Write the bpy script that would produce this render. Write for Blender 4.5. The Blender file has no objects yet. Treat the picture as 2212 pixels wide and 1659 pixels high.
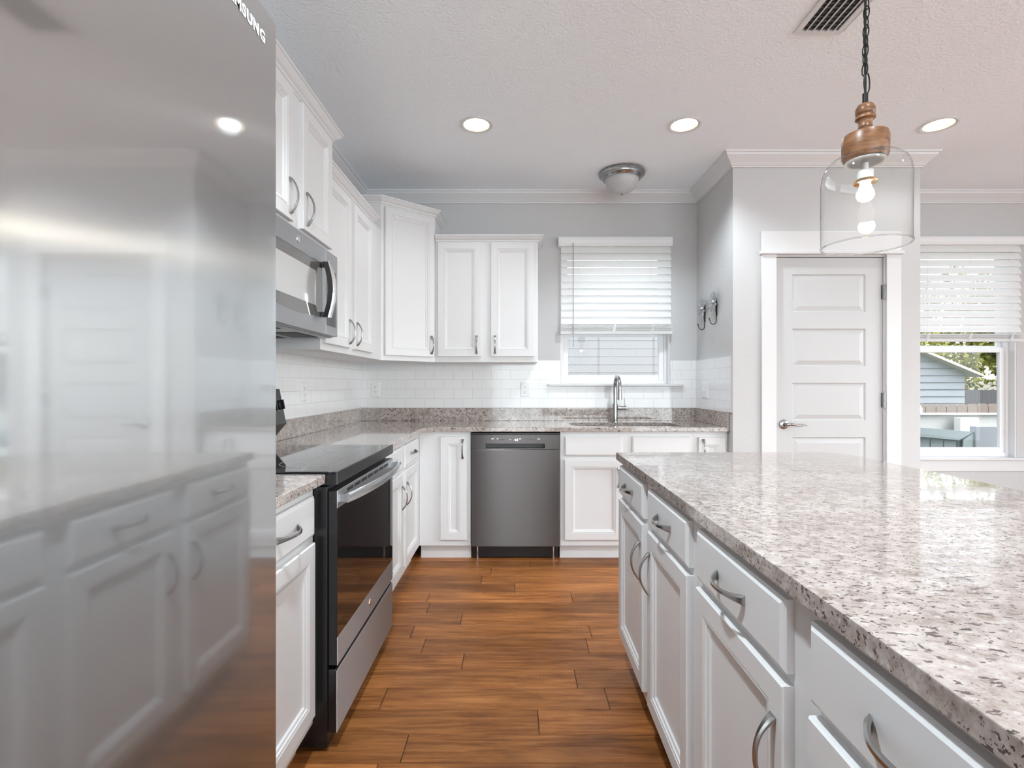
import bpy, bmesh, math, random
from mathutils import Vector, Matrix
random.seed(7)
SC = bpy.context.scene
COL = SC.collection
PI = math.pi

# ------------------------------------------------------------------ camera
CH = 1.21
cam_d = bpy.data.cameras.new('camera'); cam = bpy.data.objects.new('camera', cam_d); COL.objects.link(cam)
cam_d.sensor_width = 36; cam_d.lens = 18.0
cam_d.shift_x = -9/2212; cam_d.shift_y = -0.5/2212
cam_d.clip_start = 0.02
cam.location = (0, 0, CH); cam.rotation_euler = (PI/2, 0, 0)
SC.camera = cam
# ------------------------------------------------------------------ colour + world + light
SC.view_settings.view_transform = 'Standard'; SC.view_settings.look = 'None'
SC.view_settings.gamma = 1; SC.view_settings.use_curve_mapping = False
SC.view_settings.exposure = 0.53
SC.cycles.use_denoising = True
SC.cycles.max_bounces = 12; SC.cycles.diffuse_bounces = 8; SC.cycles.glossy_bounces = 5
SC.cycles.transparent_max_bounces = 12; SC.cycles.transmission_bounces = 6
SC.cycles.sample_clamp_indirect = 10; SC.cycles.caustics_reflective = False; SC.cycles.caustics_refractive = False
W = bpy.data.worlds.new('sky'); SC.world = W; W.use_nodes = True
wn = W.node_tree.nodes; wl = W.node_tree.links
bg = wn['Background']
sky = wn.new('ShaderNodeTexSky'); sky.sky_type = 'NISHITA'; sky.sun_disc = False
sky.sun_elevation = math.radians(52); sky.sun_rotation = math.radians(120); sky.dust_density = 3.0
hs = wn.new('ShaderNodeHueSaturation'); hs.inputs['Saturation'].default_value = 0.35
wl.new(sky.outputs[0], hs.inputs['Color']); wl.new(hs.outputs[0], bg.inputs[0])
bg.inputs[1].default_value = 0.70
def sun(rot, e):
    d = bpy.data.lights.new('sun', 'SUN'); d.energy = e; d.angle = math.radians(1.0); d.color = (1, .97, .92)
    o = bpy.data.objects.new('sun', d); COL.objects.link(o); o.rotation_euler = rot
sun((math.radians(40), 0, math.radians(-80)), 2.8)
def area(name, loc, rot, sx, sy, e, col=(1, 1, 1)):
    d = bpy.data.lights.new(name, 'AREA'); d.shape = 'RECTANGLE'; d.size = sx; d.size_y = sy; d.energy = e; d.color = col
    o = bpy.data.objects.new(name, d); COL.objects.link(o); o.location = loc; o.rotation_euler = rot
# area lights added to stand for daylight through unseen openings behind and right
RX, RY = 5.7, -4.0
area('daylight_rear', (2.0, RY-.25, 1.25), (PI/2, 0, 0), 5.4, 2.3, 148, (.82, .925, 1))
area('daylight_right', (RX+.25, -.2, 1.45), (PI/2, 0, PI/2), 4.6, 2.0, 95, (.80, .915, 1))

# ------------------------------------------------------------------ materials
def mat(name, col=(.8,.8,.8), rough=.5, metal=0., bump=None, coat=0., spec=None, emis=None):
    m = bpy.data.materials.new(name); m.use_nodes = True
    b = m.node_tree.nodes['Principled BSDF']
    b.inputs['Base Color'].default_value = (*col, 1); b.inputs['Roughness'].default_value = rough
    b.inputs['Metallic'].default_value = metal; b.inputs['Coat Weight'].default_value = coat
    if spec is not None: b.inputs['Specular IOR Level'].default_value = spec
    if emis: b.inputs['Emission Color'].default_value = (*emis[0], 1); b.inputs['Emission Strength'].default_value = emis[1]
    if bump:
        n, l = m.node_tree.nodes, m.node_tree.links
        sc, st, di = bump
        tc = n.new('ShaderNodeTexCoord'); t = n.new('ShaderNodeTexNoise'); t.inputs['Scale'].default_value = sc
        t.inputs['Detail'].default_value = 3; bu = n.new('ShaderNodeBump'); bu.inputs['Strength'].default_value = st
        bu.inputs['Distance'].default_value = di
        l.new(tc.outputs['Object'], t.inputs[0]); l.new(t.outputs[0], bu.inputs['Height']); l.new(bu.outputs[0], b.inputs['Normal'])
    return m
def nodes(m): return m.node_tree.nodes, m.node_tree.links, m.node_tree.nodes['Principled BSDF']
def ramp(n, stops):
    r = n.new('ShaderNodeValToRGB'); e = r.color_ramp.elements
    while len(e) < len(stops): e.new(.5)
    for k, (p, c) in enumerate(stops): e[k].position = p; e[k].color = (*c, 1)
    return r
def mixc(n, l, f, a, b, mode='MIX'):
    x = n.new('ShaderNodeMix'); x.data_type = 'RGBA'; x.blend_type = mode
    for k, v in ((0, f), (6, a), (7, b)):
        if hasattr(v, 'is_output'): l.new(v, x.inputs[k])
        elif k == 0: x.inputs[0].default_value = v
        else: x.inputs[k].default_value = (*v, 1)
    return x.outputs[2]

M = {}
M['wall'] = mat('wall_paint', (.56,.558,.557), .65, bump=(110, .5, .003))
M['ceil'] = mat('ceiling_paint', (.905,.955,.995), .8, bump=(70, .8, .006))  # cool tint put into the white paint to cancel warm floor bounce
M['trim'] = mat('trim_paint', (.70,.70,.705), .35)
M['cab'] = mat('cabinet_paint', (.72,.722,.725), .38)
M['door'] = mat('door_paint', (.54,.542,.545), .35)
M['vinyl'] = mat('window_vinyl', (.85,.86,.87), .4)
M['plate'] = mat('outlet_plastic', (.82,.82,.82), .3)
M['dark'] = mat('dark_slot', (.02,.02,.02), .5)
M['grey'] = mat('mid_grey', (.35,.35,.35), .4)
M['dgrey'] = mat('dark_grey', (.10,.10,.10), .5)
M['nickel'] = mat('brushed_nickel', (.40,.395,.39), .22, 1)
M['chrome'] = mat('polished_metal', (.80,.80,.80), .10, 1)
M['black'] = mat('black_enamel', (.012,.012,.013), .22)
M['blackglass'] = mat('black_glass', (.012,.012,.013), .04, coat=.3)
M['iron'] = mat('dark_iron', (.02,.019,.018), .45, .6)
M['raw'] = mat('raw_wood_edge', (.62,.42,.27), .6)
M['brass'] = mat('brass', (.80,.58,.33), .25, 1)
M['frosted'] = mat('frosted_glass', (.50,.50,.50), .35)
M['underbox'] = mat('cabinet_underside', (.50,.42,.33), .7)
M['zinc'] = mat('galvanised_metal', (.46,.46,.47), .35, .8)
def stainless(name, col, rough, an, mixr, mixf, tint=1, rot=0):
    m = mat(name, col, rough, 1); n, l, b = nodes(m)
    b.inputs['Anisotropic'].default_value = an; b.inputs['Anisotropic Rotation'].default_value = rot
    tg = n.new('ShaderNodeTangent'); tg.direction_type = 'RADIAL'; tg.axis = 'Z'
    l.new(tg.outputs[0], b.inputs['Tangent'])
    tc = n.new('ShaderNodeTexCoord'); mp = n.new('ShaderNodeMapping'); mp.inputs['Scale'].default_value = (6, 6, 900)
    t = n.new('ShaderNodeTexNoise'); t.inputs['Scale'].default_value = 1; t.inputs['Detail'].default_value = 2
    l.new(tc.outputs['Object'], mp.inputs[0]); l.new(mp.outputs[0], t.inputs[0])
    r = n.new('ShaderNodeMapRange'); r.inputs[3].default_value = rough*.97; r.inputs[4].default_value = rough*1.03
    l.new(t.outputs[0], r.inputs[0]); l.new(r.outputs[0], b.inputs['Roughness'])
    g = n.new('ShaderNodeBsdfGlossy'); g.inputs['Color'].default_value = (*[c*tint for c in col], 1); g.inputs['Roughness'].default_value = mixr
    mx = n.new('ShaderNodeMixShader'); mx.inputs[0].default_value = mixf
    l.new(b.outputs[0], mx.inputs[1]); l.new(g.outputs[0], mx.inputs[2])
    l.new(mx.outputs[0], n['Material Output'].inputs['Surface'])
    return m
M['fridge'] = stainless('brushed_stainless', (.60,.615,.62), .25, 1.0, .05, .46)
M['steel'] = stainless('appliance_steel', (.56,.57,.585), .50, .9, .14, .12, rot=.25)
M['slate'] = stainless('dark_stainless', (.115,.106,.104), .34, .95, .16, .15, rot=.25)
# thin clear glass
def glass(name, refl=.04, tint=(.97,.98,.98), edge=1.0):
    m = bpy.data.materials.new(name); m.use_nodes = True; n, l = m.node_tree.nodes, m.node_tree.links
    n.remove(n['Principled BSDF'])
    t = n.new('ShaderNodeBsdfTransparent'); t.inputs[0].default_value = (*tint, 1)
    g = n.new('ShaderNodeBsdfGlossy'); g.inputs['Roughness'].default_value = .01
    lf = n.new('ShaderNodeLayerWeight'); lf.inputs[0].default_value = .5
    pw = n.new('ShaderNodeMath'); pw.operation = 'POWER'; pw.inputs[1].default_value = 4.0; l.new(lf.outputs['Facing'], pw.inputs[0])
    p2 = n.new('ShaderNodeMath'); p2.operation = 'POWER'; p2.inputs[1].default_value = 9.0; l.new(lf.outputs['Facing'], p2.inputs[0])
    tc_ = mixc(n, l, p2.outputs[0], tint, tuple(c*edge for c in tint)); l.new(tc_, t.inputs[0])
    lw = n.new('ShaderNodeMapRange'); lw.inputs[3].default_value = refl; lw.inputs[4].default_value = .75; l.new(pw.outputs[0], lw.inputs[0])
    mx = n.new('ShaderNodeMixShader'); l.new(lw.outputs[0], mx.inputs[0]); l.new(t.outputs[0], mx.inputs[1]); l.new(g.outputs[0], mx.inputs[2])
    l.new(mx.outputs[0], n['Material Output'].inputs['Surface'])
    return m
M['pane'] = glass('window_glass', refl=.010)
M['jar'] = glass('jar_glass', refl=.028, tint=(.965,.97,.965), edge=.25)
M['rim'] = mat('rim_glass', (.9,.92,.92), .02); M['rim'].node_tree.nodes['Principled BSDF'].inputs['Transmission Weight'].default_value = 1
def blindmat():
    m = mat('blind_slat', (.92,.92,.92), .45); n, l, b = nodes(m)
    tr = n.new('ShaderNodeBsdfTranslucent'); tr.inputs[0].default_value = (.95,.95,.94,1)
    mx = n.new('ShaderNodeMixShader'); mx.inputs[0].default_value = .40
    l.new(b.outputs[0], mx.inputs[1]); l.new(tr.outputs[0], mx.inputs[2]); l.new(mx.outputs[0], n['Material Output'].inputs['Surface'])
    return m
M['slat'] = blindmat()
def granite():
    m = mat('granite', (.6,.55,.5), .07); n, l, b = nodes(m)
    tc = n.new('ShaderNodeTexCoord')
    def noise(s, d=4, ro=.6, mp=None, dist=0):
        t = n.new('ShaderNodeTexNoise'); t.inputs['Scale'].default_value = s; t.inputs['Detail'].default_value = d
        t.inputs['Roughness'].default_value = ro; t.inputs['Distortion'].default_value = dist
        if mp:
            q = n.new('ShaderNodeMapping'); q.inputs['Location'].default_value = (mp,)*3; q.inputs['Scale'].default_value = (.62, 1, 1); l.new(tc.outputs['Object'], q.inputs[0]); l.new(q.outputs[0], t.inputs[0])
        else: l.new(tc.outputs['Object'], t.inputs[0])
        return t.outputs[0]
    base = ramp(n, [(.30,(.23,.18,.155)), (.42,(.36,.305,.275)), (.54,(.47,.415,.385)), (.66,(.55,.50,.47))])
    l.new(noise(38, 6, .72), base.inputs[0])
    big = ramp(n, [(.38,(.74,.70,.67)), (.60,(1,1,1))]); l.new(noise(5, 3, .5, 3.3), big.inputs[0])
    c = mixc(n, l, .55, base.outputs[0], big.outputs[0], 'MULTIPLY')
    white = ramp(n, [(.60,(0,0,0)), (.72,(.6,.6,.6))]); l.new(noise(70, 2, .5, 9.1), white.inputs[0])
    c = mixc(n, l, white.outputs[0], c, (.62,.60,.57))
    dk = ramp(n, [(.60,(0,0,0)), (.63,(1,1,1))]); l.new(noise(150, 2.5, .6, 5.7, .3), dk.inputs[0])
    dens = ramp(n, [(.36,(.35,.35,.35)), (.55,(1,1,1))]); l.new(noise(9, 2, .5, 1.9), dens.inputs[0])
    f = mixc(n, l, 1, dk.outputs[0], dens.outputs[0], 'MULTIPLY')
    c = mixc(n, l, f, c, (.055,.045,.042))
    dk2 = ramp(n, [(.605,(0,0,0)), (.635,(1,1,1))]); l.new(noise(80, 3, .6, 12.7, .4), dk2.inputs[0])
    c = mixc(n, l, dk2.outputs[0], c, (.12,.085,.085))
    l.new(c, b.inputs['Base Color'])
    b.inputs['Coat Weight'].default_value = .35; b.inputs['Coat Roughness'].default_value = .02
    return m
M['granite'] = granite()
def tile():
    m = mat('subway_tile', (.82,.82,.82), .08); n, l, b = nodes(m)
    tc = n.new('ShaderNodeTexCoord'); sp = n.new('ShaderNodeSeparateXYZ'); cb = n.new('ShaderNodeCombineXYZ')
    l.new(tc.outputs['Object'], sp.inputs[0]); l.new(sp.outputs[0], cb.inputs[0]); l.new(sp.outputs[2], cb.inputs[1])
    br = n.new('ShaderNodeTexBrick'); br.offset = .5; br.squash = 1
    br.inputs['Color1'].default_value = (.82,.825,.83,1); br.inputs['Color2'].default_value = (.80,.805,.81,1); br.inputs['Mortar'].default_value = (.60,.60,.60,1)
    br.inputs['Scale'].default_value = 1; br.inputs['Mortar Size'].default_value = .0013; br.inputs['Mortar Smooth'].default_value = .3
    br.inputs['Brick Width'].default_value = .1525; br.inputs['Row Height'].default_value = .0762
    l.new(cb.outputs[0], br.inputs[0]); l.new(br.outputs[0], b.inputs['Base Color'])
    bu = n.new('ShaderNodeBump'); bu.inputs['Strength'].default_value = .4; bu.inputs['Distance'].default_value = .001; bu.invert = True
    l.new(br.outputs['Fac'], bu.inputs['Height']); l.new(bu.outputs[0], b.inputs['Normal'])
    return m
M['tile'] = tile()
def floor_wood():
    m = mat('hickory_planks', (.3,.15,.07), .42, spec=.22); n, l, b = nodes(m)
    at = n.new('ShaderNodeAttribute'); at.attribute_name = 'tone'
    tc = n.new('ShaderNodeTexCoord')
    sc = n.new('ShaderNodeVectorMath'); sc.operation = 'MULTIPLY_ADD'
    l.new(at.outputs['Color'], sc.inputs[0]); sc.inputs[1].default_value = (37, 51, 13); l.new(tc.outputs['Object'], sc.inputs[2])
    def noi(scale, s, d, dist=0, rg=.6):
        mp = n.new('ShaderNodeMapping'); mp.inputs['Scale'].default_value = scale; l.new(sc.outputs[0], mp.inputs[0])
        t = n.new('ShaderNodeTexNoise'); t.inputs['Scale'].default_value = s; t.inputs['Detail'].default_value = d
        t.inputs['Distortion'].default_value = dist; t.inputs['Roughness'].default_value = rg
        l.new(mp.outputs[0], t.inputs[0]); return t.outputs[0]
    grain = noi((1, 14, 1), 3.2, 6, .6, .65); blot = noi((1, 3, 1), 2.2, 4, .8); fine = noi((1, 30, 1), 12, 3)
    r1 = ramp(n, [(.22,(.145,.048,.012)), (.40,(.275,.098,.027)), (.56,(.41,.160,.047)), (.76,(.54,.235,.08))]); l.new(grain, r1.inputs[0])
    r2 = ramp(n, [(.33,(.62,.60,.58)), (.62,(1.12,1.1,1.08))]); l.new(blot, r2.inputs[0])
    c = mixc(n, l, .8, r1.outputs[0], r2.outputs[0], 'MULTIPLY')
    r3 = ramp(n, [(.3,(.78,.78,.78)), (.6,(1.05,1.05,1.05))]); l.new(fine, r3.inputs[0])
    c = mixc(n, l, .7, c, r3.outputs[0], 'MULTIPLY')
    tone = n.new('ShaderNodeSeparateColor'); l.new(at.outputs['Color'], tone.inputs[0])
    mr = n.new('ShaderNodeMapRange'); mr.inputs[3].default_value = .70; mr.inputs[4].default_value = 1.22; l.new(tone.outputs[0], mr.inputs[0])
    vm = n.new('ShaderNodeVectorMath'); vm.operation = 'SCALE'; l.new(c, vm.inputs[0]); l.new(mr.outputs[0], vm.inputs['Scale'])
    l.new(vm.outputs[0], b.inputs['Base Color'])
    # hand scraped chatter marks, in patches
    wv = n.new('ShaderNodeTexWave'); wv.bands_direction = 'X'; wv.inputs['Scale'].default_value = 22; wv.inputs['Distortion'].default_value = 3.5; wv.inputs['Detail'].default_value = 2
    l.new(sc.outputs[0], wv.inputs[0])
    pm = ramp(n, [(.60,(0,0,0)), (.68,(1,1,1))]); l.new(noi((1.2, 4, 1), 2.4, 1), pm.inputs[0])
    mu = n.new('ShaderNodeMath'); mu.operation = 'MULTIPLY'; l.new(wv.outputs['Fac'], mu.inputs[0]); l.new(pm.outputs[0], mu.inputs[1])
    ad = n.new('ShaderNodeMath'); ad.operation = 'ADD'; l.new(mu.outputs[0], ad.inputs[0]); l.new(grain, ad.inputs[1])
    bu = n.new('ShaderNodeBump'); bu.inputs['Strength'].default_value = .5; bu.inputs['Distance'].default_value = .0022
    l.new(ad.outputs[0], bu.inputs['Height']); l.new(bu.outputs[0], b.inputs['Normal'])
    return m
M['floor'] = floor_wood()
def turned_wood():
    m = mat('turned_wood', (.4,.2,.1), .35); n, l, b = nodes(m)
    tc = n.new('ShaderNodeTexCoord'); mp = n.new('ShaderNodeMapping'); mp.inputs['Scale'].default_value = (1, 1, 5); mp.inputs['Rotation'].default_value = (.5, .9, 0)
    t = n.new('ShaderNodeTexNoise'); t.inputs['Scale'].default_value = 16; t.inputs['Detail'].default_value = 5; t.inputs['Distortion'].default_value = 1
    r = ramp(n, [(.32,(.075,.030,.012)), (.5,(.175,.075,.030)), (.7,(.28,.135,.06))])
    l.new(tc.outputs['Object'], mp.inputs[0]); l.new(mp.outputs[0], t.inputs[0]); l.new(t.outputs[0], r.inputs[0]); l.new(r.outputs[0], b.inputs['Base Color'])
    return m
M['wood'] = turned_wood()
def emis(name, col, s):
    m = bpy.data.materials.new(name); m.use_nodes = True; n = m.node_tree.nodes; n.remove(n['Principled BSDF'])
    e = n.new('ShaderNodeEmission'); e.inputs[0].default_value = (*col, 1); e.inputs[1].default_value = s
    m.node_tree.links.new(e.outputs[0], n['Material Output'].inputs['Surface']); return m
M['lamp'] = emis('lamp_light', (1, .95, .86), 12)
M['bulb'] = emis('bulb_light', (1, .92, .82), 3)
M['led'] = emis('display_light', (.85, .93, 1), 2.2)

# ------------------------------------------------------------------ mesh helpers
class MB:
    def __init__(s): s.bm = bmesh.new()
    def box(s, a, b):
        x0, y0, z0 = a; x1, y1, z1 = b
        if x0 > x1: x0, x1 = x1, x0
        if y0 > y1: y0, y1 = y1, y0
        if z0 > z1: z0, z1 = z1, z0
        v = [s.bm.verts.new(p) for p in ((x0,y0,z0),(x1,y0,z0),(x1,y1,z0),(x0,y1,z0),(x0,y0,z1),(x1,y0,z1),(x1,y1,z1),(x0,y1,z1))]
        for f in ((0,3,2,1),(4,5,6,7),(0,1,5,4),(1,2,6,5),(2,3,7,6),(3,0,4,7)): s.bm.faces.new([v[i] for i in f])
        return s
    def loops(s, rings, cap0=True, cap1=True, closed=True):
        R = [[s.bm.verts.new(p) for p in r] for r in rings]; k = len(R[0])
        for a, b in zip(R, R[1:]):
            for i in range(k if closed else k-1):
                j = (i+1) % k
                s.bm.faces.new((a[i], a[j], b[j], b[i]))
        if cap0: s.bm.faces.new(list(reversed(R[0])))
        if cap1: s.bm.faces.new(R[-1])
        return s
    def lathe(s, prof, c=(0,0,0), n=48, axis='Z', cap0=False, cap1=False):
        rings = []
        for r, h in prof:
            ring = []
            for i in range(n):
                a = 2*PI*i/n; x, y = r*math.cos(a), r*math.sin(a)
                p = {'Z': (x, y, h), 'X': (h, x, y), 'Y': (x, h, y)}[axis]
                ring.append((c[0]+p[0], c[1]+p[1], c[2]+p[2]))
            rings.append(ring)
        return s.loops(rings, cap0, cap1)
    def tube(s, pts, r, n=12, cap=True, closed=False):
        pts = [Vector(p) for p in pts]; rs = r if isinstance(r, (list, tuple)) else [r]*len(pts)
        rings = []; up = None
        for i, p in enumerate(pts):
            if closed: t = pts[(i+1) % len(pts)]-pts[i-1]
            else: t = pts[min(i+1, len(pts)-1)]-pts[max(i-1, 0)]
            t.normalize()
            if up is None: up = Vector((0,0,1)) if abs(t.z) < .9 else Vector((1,0,0))
            u = up-t*up.dot(t); u.normalize(); w = t.cross(u); up = u
            rings.append([tuple(p+u*rs[i]*math.cos(2*PI*k/n)+w*rs[i]*math.sin(2*PI*k/n)) for k in range(n)])
        if closed: rings.append(rings[0]); cap = False
        return s.loops(rings, cap, cap)
    def sweep(s, path, prof, closed=False):
        """extrude a 2D profile (outward, up) along a horizontal polyline; outward is to the right of travel; mitred"""
        P = [Vector(p) for p in path]; rings = []
        for i, p in enumerate(P):
            d1 = (P[i]-P[i-1]).normalized() if i else (P[1]-P[0]).normalized()
            d2 = (P[i+1]-P[i]).normalized() if i < len(P)-1 else d1
            n1 = Vector((d1.y, -d1.x, 0)); n2 = Vector((d2.y, -d2.x, 0)); m = (n1+n2)
            m = m/(1+n1.dot(n2))
            rings.append([tuple(p+m*o+Vector((0,0,z))) for o, z in prof])
        return s.loops(rings)
    def build(s, name, m, parent=None, smooth=False, bevel=0, loc=None, ang=35):
        bmesh.ops.remove_doubles(s.bm, verts=s.bm.verts, dist=1e-6)
        bmesh.ops.recalc_face_normals(s.bm, faces=s.bm.faces)
        me = bpy.data.meshes.new(name); s.bm.to_mesh(me); s.bm.free()
        o = bpy.data.objects.new(name, me); COL.objects.link(o)
        for mm in (m if isinstance(m, (list, tuple)) else [m]): me.materials.append(mm)
        if parent: o.parent = parent
        if loc: o.location = loc
        if bevel:
            b = o.modifiers.new('bevel', 'BEVEL'); b.width = bevel; b.segments = 2; b.limit_method = 'ANGLE'; b.angle_limit = math.radians(40)
        if smooth:
            for p in me.polygons: p.use_smooth = True
            me.set_sharp_from_angle(angle=math.radians(ang))
        return o
def thing(name, label, cat, loc=(0,0,0), rz=0, group=None):
    o = bpy.data.objects.new(name, None); COL.objects.link(o); o.empty_display_size = .1
    o.location = loc; o.rotation_euler = (0, 0, rz); o['label'] = label; o['category'] = cat
    if group: o['group'] = group
    return o
def tag(o, label, cat, group=None):
    o['label'] = label; o['category'] = cat
    if group: o['group'] = group
    return o
def struct(o): o['kind'] = 'structure'; return o
def slab(outer, holes, z0, z1):
    mb = MB(); bm = mb.bm; loopsv = []; es = []
    for lp in [outer]+holes:
        vs = [bm.verts.new((x, y, z1)) for x, y in lp]; loopsv.append(vs)
        es += [bm.edges.new((vs[i], vs[(i+1) % len(vs)])) for i in range(len(vs))]
    fs = [g for g in bmesh.ops.triangle_fill(bm, edges=es, use_beauty=True)['geom'] if isinstance(g, bmesh.types.BMFace)]
    low = {}
    for vs in loopsv:
        for v in vs: low[v] = bm.verts.new((v.co.x, v.co.y, z0))
    for f in fs: bm.faces.new([low[v] for v in reversed(f.verts)])
    for vs in loopsv:
        for i in range(len(vs)):
            a, b = vs[i], vs[(i+1) % len(vs)]; bm.faces.new((a, b, low[b], low[a]))
    return mb
def arc(cx, cy, r, a0, a1, n=8):
    return [(cx+r*math.cos(math.radians(a0+(a1-a0)*i/n)), cy+r*math.sin(math.radians(a0+(a1-a0)*i/n))) for i in range(n+1)]
def rrect(x0, y0, x1, y1, r, n=8):
    return arc(x1-r, y0+r, r, -90, 0, n)+arc(x1-r, y1-r, r, 0, 90, n)+arc(x0+r, y1-r, r, 90, 180, n)+arc(x0+r, y0+r, r, 180, 270, n)
def circ(cx, cy, r, n=32): return [(cx+r*math.cos(2*PI*i/n), cy+r*math.sin(2*PI*i/n)) for i in range(n)]

# ------------------------------------------------------------------ setting
XL, YB, ZC = -1.249, 4.11, 2.743
PX0, PX1, PY = 1.45, 2.704, 3.426
LAMPS = [(-.235, 3.03), (.995, 3.03), (2.50, 3.03), (-.235, .75), (.995, .55), (2.5, .75), (3.9, 1.2), (3.9, -1.6), (1.0, -2.0)]
VX0, VX1, VY0, VY1 = 1.21, 1.415, 1.92, 2.24
# floor planks with measured joints
def build_floor():
    mb = MB(); bm = mb.bm; lay = bm.loops.layers.color.new('tone')
    y0 = 1.634; pw = .1335
    joints = {0: [874], 1: [1163], 2: [828], 3: [1244], 4: [1000], 5: [915], 6: [1275], 7: [997], 8: [925], 9: [1235], 10: [1112], 11: [1040]}
    X0, X1 = XL, RX
    k0 = int((RY-y0)/pw)-1; k1 = int((YB-y0)/pw)+1
    rnd = random.Random(3)
    for k in range(k0, k1):
        ya, yb = y0+k*pw, y0+(k+1)*pw
        if ya >= YB or yb <= RY: continue
        ya = max(ya, RY); yb = min(yb, YB)
        xs = set()
        if k in joints:
            for px in joints[k]:
                xj = (px-1115)/(1106/((ya+yb)/2)); xs.add(xj)
                x = xj+rnd.uniform(.75, 1.4)
                while x < X1-.2: xs.add(x); x += rnd.uniform(.6, 1.5)
                x = xj-rnd.uniform(.7, 1.1)
                while x > X0+.2: xs.add(x); x -= rnd.uniform(.5, 1.2)
        else:
            x = X0+rnd.uniform(.2, 1.0)
            while x < X1-.2: xs.add(x); x += rnd.uniform(.6, 1.6)
        xs = [X0]+sorted(xs)+[X1]
        for a, b in zip(xs, xs[1:]):
            g = .0010; e = .0016
            tone = (rnd.random(), rnd.random(), rnd.random(), 1)
            lo = [bm.verts.new(p) for p in ((a+g, ya+g, -.002), (b-g, ya+g, -.002), (b-g, yb-g, -.002), (a+g, yb-g, -.002))]
            hi = [bm.verts.new(p) for p in ((a+g+e, ya+g+e, 0), (b-g-e, ya+g+e, 0), (b-g-e, yb-g-e, 0), (a+g+e, yb-g-e, 0))]
            fs = [bm.faces.new(hi)]+[bm.faces.new((lo[i], lo[(i+1) % 4], hi[(i+1) % 4], hi[i])) for i in range(4)]
            for f in fs:
                for q in f.loops: q[lay] = tone
    n = len(bm.faces)
    mb.box((X0, RY, -.06), (X1, YB, -.0021))
    bm.faces.ensure_lookup_table()
    for f in bm.faces[n:]: f.material_index = 1
    o = mb.build('floor', [M['floor'], M['iron']]); struct(o)
build_floor()
# ceiling with holes for the recessed lamps
holes = [circ(x, y, .078) for x, y in LAMPS]
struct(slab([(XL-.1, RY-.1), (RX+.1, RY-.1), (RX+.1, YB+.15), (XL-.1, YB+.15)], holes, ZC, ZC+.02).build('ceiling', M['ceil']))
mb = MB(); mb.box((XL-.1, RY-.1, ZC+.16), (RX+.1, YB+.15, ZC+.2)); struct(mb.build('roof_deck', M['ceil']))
mb = MB(); mb.box((XL-.12, RY, -.06), (XL, YB+.15, ZC)); struct(mb.build('wall_left', M['wall']))
# back wall with two openings
W1 = (.353, 1.234, 1.19, 2.34); W2 = (3.125, 4.015, .600, 2.345)
def wall_with_holes(name, x0, x1, z0, z1, y0, y1, ops, m, swap=False):
    mb = MB(); xs = x0
    def B(a, b):
        if swap: mb.box((a[1], a[0], a[2]), (b[1], b[0], b[2]))
        else: mb.box(a, b)
    for (a, b, c, d) in sorted(ops):
        B((xs, y0, z0), (a, y1, z1)); B((a, y0, z0), (b, y1, c)); B((a, y0, d), (b, y1, z1)); xs = b
    B((xs, y0, z0), (x1, y1, z1))
    return struct(mb.build(name, m))
wall_with_holes('wall_back', XL-.12, RX+.12, -.06, ZC, YB, YB+.15, [W1, W2], M['wall'])
wall_with_holes('wall_right', RY, YB, -.06, ZC, RX, RX+.12, [(-2.5, 2.1, .45, 2.45)], M['wall'], swap=True)
wall_with_holes('wall_rear', XL-.12, RX+.12, -.06, ZC, RY-.12, RY, [(-.7, 4.7, .05, 2.4)], M['wall'])
# pantry block: return wall and front with the door opening
DX0, DX1, DZ = 1.738, 2.462, 2.056
wall_with_holes('wall_pantry_front', PX0, PX1, -.06, ZC, PY, PY+.11, [(DX0-.012, DX1+.012, -.06, DZ+.008)], M['wall'])
mb = MB(); mb.box((PX0, PY+.11, -.06), (PX0+.11, YB, ZC)); struct(mb.build('wall_pantry_left', M['wall']))
mb = MB(); mb.box((PX1-.11, PY+.11, -.06), (PX1, YB, ZC)); struct(mb.build('wall_pantry_right', M['wall']))
# crown moulding of the room
CP = [(0,0), (0,-.088), (.010,-.088), (.012,-.080), (.018,-.078), (.030,-.062), (.052,-.040), (.066,-.026), (.070,-.014), (.080,-.012), (.082,0)]
CP = [(o, z+ZC) for o, z in CP]
def trim(name, path, prof=CP): return struct(MB().sweep(path, prof).build(name, M['trim']))
e = .0005
trim('trim_1', [(XL+e, RY+.01, 0), (XL+e, YB-e, 0), (PX0-e, YB-e, 0), (PX0-e, PY-e, 0), (PX1+e, PY-e, 0), (PX1+e, YB-e, 0), (RX-e, YB-e, 0), (RX-e, RY+.01, 0)])
BP = [(0,0), (.014,0), (.014,.10), (.010,.115), (.006,.12), (.006,.135), (0,.14)]
trim('baseboard_pantry', [(PX0+.004, PY-e, 0), (1.636, PY-e, 0)], BP)
trim('baseboard_pantry_right', [(2.568, PY-e, 0), (PX1+e, PY-e, 0), (PX1+e, YB-e, 0), (RX-e, YB-e, 0), (RX-e, RY+.05, 0)], BP)

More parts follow.
